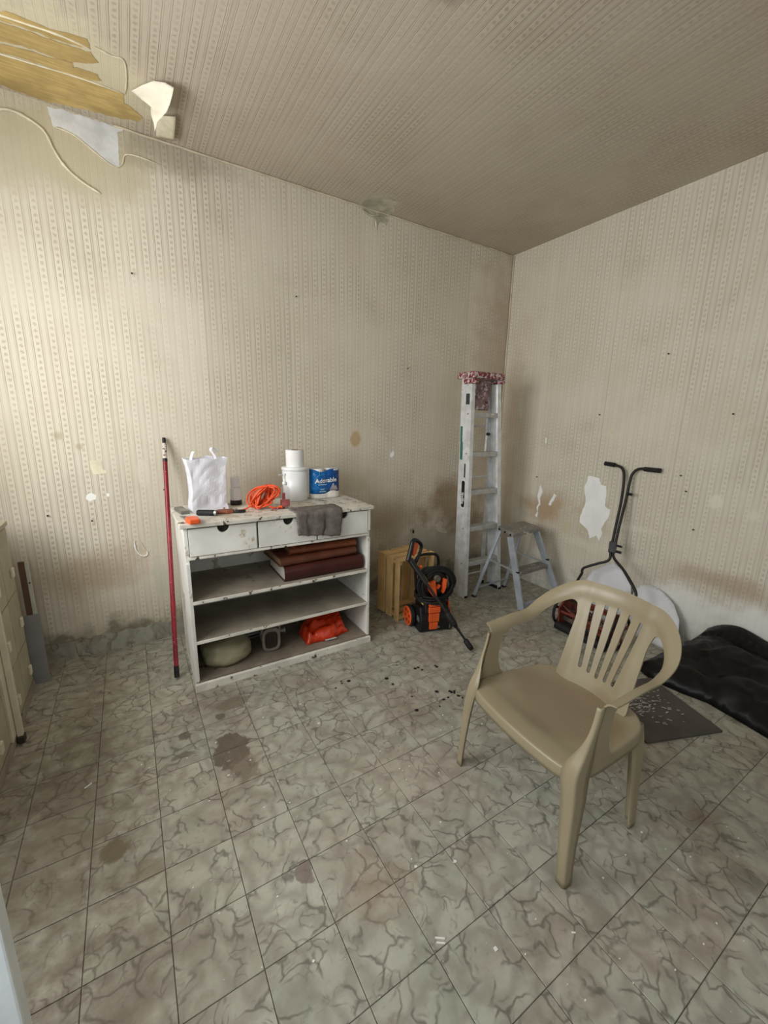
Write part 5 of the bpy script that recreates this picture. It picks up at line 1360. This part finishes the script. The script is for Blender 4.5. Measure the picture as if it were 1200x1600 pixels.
# ================================================================== PLASTIC CHAIR
def chair():
    # local: X forward from the line of the front feet, Y left, seen facing -x in the room
    t = thing('plastic_chair', 'beige moulded plastic armchair with slotted back in the middle of the floor', 'chair', (-2.005, -2.055, 0), pi-radians(4.5))
    # plan path of the shell
    HW, RC, XB, XF = .252, .135, -.500, -.095
    def plan(s, back_x=XB):
        sg = 1 if s >= 0 else -1; a = abs(s); f = HW-RC
        if a <= f: x, y, n = back_x+.0, a, Vector((-1, 0))
        elif a <= f+RC*pi/2:
            q = (a-f)/RC; x = back_x+RC-RC*cos(q); y = f+RC*sin(q); n = Vector((-cos(q), sin(q)))
        else:
            x = back_x+RC+(a-f-RC*pi/2); y = HW; n = Vector((0, 1))
        # gentle bow of the middle of the back
        if a < f: x -= .022*(1-(a/f)**2)
        return x, sg*y, Vector((n.x, n.y*sg))
    SL = (HW-RC)+RC*pi/2+(XF-(XB+RC))
    def zo(s):   # upper edge of the openings
        a = abs(s); return .735-.120*smooth(.13, .40, a)-.014*smooth(.42, SL, a)
    def bandw(s): return .075-.018*smooth(.15, .40, abs(s))
    def mp(s, z):
        x, y, n = plan(s)
        a = abs(s); z0 = zo(s)
        back = 1-smooth(.12, .36, a)
        lean = (.74-min(z, z0))*(.30*back+.02)
        fr = smooth(SL-.12, SL, a)
        if z <= z0:
            w_in = .0
            # narrow toward the seat
            k = 1-.10*back*smooth(.70, .42, z)
            # front post leans forward as it comes down
            xx = x+lean+fr*(z0-z)*.22
            return Vector((xx, y*k, z))
        tt = z-z0; bw = bandw(s); A = radians(38+62*(1-back)); w_ = A/bw
        out = (1-cos(w_*tt))/w_; upz = sin(w_*tt)/w_
        return Vector((x+n.x*out+(.0), y+n.y*out, z0+upz))+Vector((lean*0+(.74-z0)*(.30*back+.02), 0, 0))
    zs = .400
    top = [(s, zo(s)+bandw(s)) for s in [SL-2*SL*i/60 for i in range(61)]]
    def rounded(poly, r=.03, k=5):
        out = []; n = len(poly)
        for i in range(n):
            p0, p1, p2 = Vector(poly[i-1]), Vector(poly[i]), Vector(poly[(i+1) % n])
            a = (p0-p1); b_ = (p2-p1); ra = min(r, a.length*.45, b_.length*.45)
            a.normalize(); b_.normalize()
            A_, B_ = p1+a*ra, p1+b_*ra
            for j in range(k+1):
                q = j/k; pt = A_*(1-q)**2+p1*2*q*(1-q)+B_*q*q; out.append((pt.x, pt.y))
        return out
    holes = []
    sA = .155; sB = SL-.062
    up_ = [(sA+(sB-sA)*i/12, zo(sA+(sB-sA)*i/12)) for i in range(13)]
    side = [(.176, .392), (.166, .50), (.150, zo(.16)-.075), (.162, zo(.16)-.022), (.188, zo(.19)-.004)]+up_[4:11]+[(SL-.095, zo(SL-.09)-.004), (SL-.060, zo(SL-.06)-.028), (SL-.060, .50), (SL-.072, .44), (SL-.100, .385)]
    outline = [(-a, b_) for a, b_ in reversed(side)]+side+[(SL, .385)]+top+[(-SL, .385)]
    outline = rounded(outline, .03, 4)
    for k in range(-2, 3):
        s0 = k*.040; s1 = k*.050; r = .0082
        pts = []
        zl, zh = .460+.006*abs(k), .734-.007*abs(k)
        for a in [pi*j/6 for j in range(7)]: pts.append((s1+r*cos(a), zh+r*sin(a)))
        for q in (.75, .5, .25): pts.append((s0+(s1-s0)*q-r, zl+(zh-zl)*q))
        for a in [pi+pi*j/6 for j in range(7)]: pts.append((s0+r*cos(a), zl+r*sin(a)))
        for q in (.25, .5, .75): pts.append((s0+(s1-s0)*q+r, zl+(zh-zl)*q))
        holes.append(pts)
    p2, f2 = cdt(outline, holes, .012)
    P3 = [mp(s, z) for s, z in p2]
    # the shell is one moulded sheet; it is split into backrest and arms along lines where the surfaces run on
    VN = [Vector((0, 0, 0)) for _ in P3]; ec = {}
    for f in f2:
        n = (P3[f[1]]-P3[f[0]]).cross(P3[f[2]]-P3[f[0]])
        for i in f: VN[i] += n
        for a, b_ in zip(f, f[1:]+f[:1]): ec[(min(a, b_), max(a, b_))] = ec.get((min(a, b_), max(a, b_)), 0)+1
    VN = [n.normalized() for n in VN]; TH = .0028
    def sel(fn, nm, par):
        fs = [f for f in f2 if fn(sum(p2[i][0] for i in f)/len(f))]
        used = sorted({i for f in fs for i in f}); m_ = {v: i for i, v in enumerate(used)}; n = len(used)
        vs = [P3[i]+VN[i]*TH for i in used]+[P3[i]-VN[i]*TH for i in used]
        ns = [VN[i] for i in used]+[-VN[i] for i in used]
        F = [tuple(m_[i] for i in f) for f in fs]+[tuple(m_[i]+n for i in reversed(f)) for f in fs]; nf = len(F)
        for f in fs:
            for a, b_ in zip(f, f[1:]+f[:1]):
                if ec[(min(a, b_), max(a, b_))] == 1: F.append((m_[b_], m_[a], m_[a]+n, m_[b_]+n))
        me = D.meshes.new(nm); me.from_pydata([tuple(v) for v in vs], [], F); me.materials.append(m_chair)
        for p in me.polygons: p.use_smooth = True
        cn = []
        for p in me.polygons:
            for vi in p.vertices:
                cn.append(tuple(ns[vi]) if p.index < nf else tuple(p.normal))
        me.normals_split_custom_set(cn)
        o = D.objects.new(nm, me); C.objects.link(o); o.parent = par
    cut = .20
    sel(lambda s: abs(s) < cut, 'backrest', t)
    sel(lambda s: s >= cut, 'armrest', t)
    sel(lambda s: s <= -cut, 'armrest', t)
    # seat: dished panel with its rim rolled down into a skirt
    out = [(.002, -.17), (.012, 0), (.002, .17), (-.018, .222), (-.06, .240), (-.14, .242), (-.30, .230), (-.375, .215), (-.420, .180), (-.446, .13), (-.452, 0), (-.446, -.13), (-.420, -.180), (-.375, -.215), (-.30, -.230), (-.14, -.242), (-.06, -.240), (-.018, -.222)]
    ol = [(p.x, p.y) for p in spline([(a, b_, 0) for a, b_ in out], 5, True)]
    ol = resample(ol, .016)
    on = []
    for i, (x, y) in enumerate(ol):
        tn = (Vector(ol[(i+1) % len(ol)])-Vector(ol[i-1])).normalized(); nn = Vector((tn.y, -tn.x))
        if nn.dot(Vector((x+.22, y))) < 0: nn = -nn
        on.append(nn)
    oi_ = [(x-k.x*.016, y-k.y*.016) for (x, y), k in zip(ol, on)]
    q2, g2 = cdt(oi_, [], .018)
    def seatz(x, y):
        z = .408-.020*(1-(min(1, abs(y)/.24))**2)*smooth(.0, -.12, x)*(1-.6*smooth(-.3, -.45, x))
        return z-.010*smooth(-.06, .012, x)
    vs = [Vector((x, y, seatz(x, y))) for x, y in q2]
    sb = MB().addm(vs, g2)
    n = len(ol); rings = [(-.016, 0), (-.008, .0002), (0, .0006), (.004, .0015), (.008, .004), (.0105, .009), (.0115, .016), (.012, .030), (.0125, .046)]
    vs = []; fs = []
    for i, (x, y) in enumerate(ol):
        nn = on[i]; z = seatz(x, y)
        dep = 1.0 if x > -.40 else .5
        for o_, d_ in rings: vs.append(Vector((x+nn.x*o_, y+nn.y*o_, (z if o_ > 0 else seatz(x+nn.x*o_, y+nn.y*o_))-d_*dep)))
    m_ = len(rings)
    for i in range(n):
        j = (i+1) % n
        for k in range(m_-1): fs.append((i*m_+k, j*m_+k, j*m_+k+1, i*m_+k+1))
    sb.addm(vs, fs).build('seat', m_chair, t, smooth=True, solid=.004, sol_off=-1)
    # legs: angled channels tapering to the floor
    def leg(path, wA_, wB_, dA, dB, r=.007):
        vs = []; fs = []; m = None
        for p, a, b_ in zip(path, wA_, wB_):
            p = Vector(p); sec = []
            sec.append(p+dA*a)
            sec.append(p+dA*(a*.5+r*.5))
            for k in range(6):
                q = k/5*pi/2; cx = p+dA*r+dB*r
                sec.append(cx-dA*r*sin(q)-dB*r*cos(q) if False else cx-dB*r*cos(q)-dA*r*sin(q))
            sec.append(p+dB*(b_*.5+r*.5)); sec.append(p+dB*b_)
            m = len(sec); vs += sec
        for i in range(len(path)-1):
            for k in range(m-1): fs.append((i*m+k, i*m+k+1, (i+1)*m+k+1, (i+1)*m+k))
        return MB().addm(vs, fs).build('leg', m_chair, t, smooth=True, solid=.0055, sol_off=0)
    for sg in (-1, 1):
        path = spline([(-.075, sg*.2555, .612), (-.062, sg*.2555, .55), (-.030, sg*.2560, .46), (.002, sg*.259, .39), (.010, sg*.268, .30), (.016, sg*.274, .15), (.018, sg*.280, .0)], 4)
        n = len(path)
        wa = [.018+.044*smooth(.15, .50, i/(n-1))-.030*smooth(.50, 1, i/(n-1)) for i in range(n)]
        wb_ = [.012+.040*smooth(.2, .50, i/(n-1))-.022*smooth(.50, 1, i/(n-1)) for i in range(n)]
        leg(path, wa, wb_, Vector((-1, 0, 0)), Vector((0, -sg, 0)))
        path = spline([(-.440, sg*.198, .385), (-.440, sg*.212, .30), (-.425, sg*.228, .15), (-.405, sg*.245, .0)], 5)
        n = len(path)
        leg(path, [.085-.046*i/(n-1) for i in range(n)], [.065-.030*i/(n-1) for i in range(n)], Vector((1, 0, 0)), Vector((0, -sg, 0)))
chair()

# ================================================================== LEFT CABINET AND BOARDS
def cabinet():
    t = thing('cabinet', 'cream painted cabinet of drawers with ivory pulls on the left wall', 'cabinet', (-3.65, -.65, 0))
    O = Vector((-3.65, -.65, 0))
    y0, y1 = -1.30+.65, -.235+.65   # local y
    MB().box(XL+.004-O.x, -.014, y0, y1, .02, .90).build('carcass', m_cab, t, bevel=.002)
    MB().box(XL+.004-O.x, .006, y0-.01, y1+.01, .902, .925).build('top', m_cab, t, bevel=.003)
    MB().box(-.013, .004, y0, y1, .0, .045).build('plinth', m_shelf, t, bevel=.002)
    cols = [(-.235, -.405), (-.413, -.70)]
    zz = [(.055, .285), (.291, .565), (.571, .895)]
    for ya, yb_, pu in ((-.240, -.425, -.290), (-.431, -.660, -.566), (-.760, -1.03, -.90), (-1.036, -1.295, -1.17)):
        for (z0, z1) in zz:
            d = MB().box(-.013, .0, yb_+.65, ya+.65, z0, z1).build('drawer', m_cab, t, bevel=.0015)
            zc = {.055: .135, .291: .408, .571: .675}[z0]
            MB().box(.0005, .012, pu+.65-.016, pu+.65+.016, zc-.024, zc+.024).build('pull', m_pull, d, bevel=.003)
    MB().box(-.012, .008, -.7545+.65, -.664+.65, .046, .90).build('stile', m_cab_light, t, bevel=.002)
    lp = MB().box(.009, .030, -.705+.65, -.680+.65, .035, .90).build('loose_post', m_cab_light, t, bevel=.002)
    MB().box(.008, .034, -.712+.65, -.676+.65, .0, .034).build('post_foot', m_steel_dark, lp, bevel=.003)
cabinet()
t = thing('grey_panel', 'plain grey panel standing between the cabinet end and the back wall', 'panel', (-3.62, -.205, 0), 0)
MB().box(-.036, .034, -.004, .004, .001, .402).build('panel_board', m_greyboard, t, bevel=.001)
MB().box(-.036, .034, -.0052, -.0042, .385, .402).build('panel_edge', m_greyboard, t)
t = thing('wood_strip', 'tall narrow brown and white wooden strip rising behind the grey panel', 'strip', (-3.617, -.190, 0))
MB().box(-.022, .004, -.006, .008, .0005, .695).build('brown_face', m_brown_strip, t)
MB().box(.0045, .020, -.008, .008, .0005, .690).build('white_edge', m_offwhite, t, bevel=.001)
MB().tube([(.013, -.008, .58), (.013, -.013, .58)], .004, 8).build('nail_head', m_nail, t)

# ================================================================== DRIPS AND FLAKES ON THE FLOOR
rs = random.Random(4)
drops = [(-2.197, -1.03), (-2.192, -1.012), (-2.153, -1.03), (-2.244, -1.051), (-1.829, -1.035), (-1.954, -1.117), (-1.951, -1.178), (-1.753, -1.119), (-1.731, -1.119), (-1.724, -1.151), (-1.629, -1.156), (-1.628, -1.169), (-1.776, -1.354), (-1.711, -1.388), (-1.71, -1.401), (-1.699, -1.411), (-1.705, -1.395), (-1.69, -1.40), (-1.696, -1.44), (-1.688, -1.464), (-1.753, -1.424), (-1.785, -1.425), (-1.838, -1.456), (-1.685, -1.499), (-1.92, -1.32), (-1.96, -1.42)]
dm = MB()
for (x, y) in drops:
    r = rs.uniform(.0055, .0105); pr = [(0, 0), (r, 0), (r*.85, .0015), (r*.4, .0028), (0, .003)]
    k = len(dm.v); dm.lathe(pr, (x, y, .0002), 9, sx=rs.uniform(.8, 1.3), sy=rs.uniform(.8, 1.2))
dm.build('black_drips', m_drop, smooth=True)
tag(D.objects['black_drips'], 'scattered shiny black drips on the tiles in front of the shelf unit', 'drips', kind='stuff')
fm = MB()
for i in range(150):
    x = rs.uniform(-3.2, -.9); y = rs.uniform(-2.7, -.8)
    if y > -.9 and x < -1.8: continue
    s = rs.uniform(.0015, .005)*(1.7 if rs.random() < .06 else 1)
    n = rs.randint(4, 6); a0 = rs.uniform(0, 6)
    pl = [(x+s*rs.uniform(.6, 1.2)*cos(a0+2*pi*k/n), y+s*rs.uniform(.4, 1.0)*sin(a0+2*pi*k/n)) for k in range(n)]
    fm.prism(pl, lambda u, v, q: Vector((u, v, q)), .0002, .0018)
for (x, y, l, w_, a) in ((-2.465, -2.23, .014, .0022, -.6), (-2.47, -2.240, .012, .002, -.6), (-3.36, -1.12, .014, .0025, .6), (-2.345, -2.33, .005, .005, 0), (-2.12, -2.42, .006, .002, -.6)):
    fm.box(x-l, x+l, y-w_, y+w_, .0002, .002, Matrix.Rotation(a, 3, 'Z'))
fm.build('paint_flakes', m_chip)
tag(D.objects['paint_flakes'], 'tiny white paint flakes strewn over the marbled tile floor', 'flakes', kind='stuff')
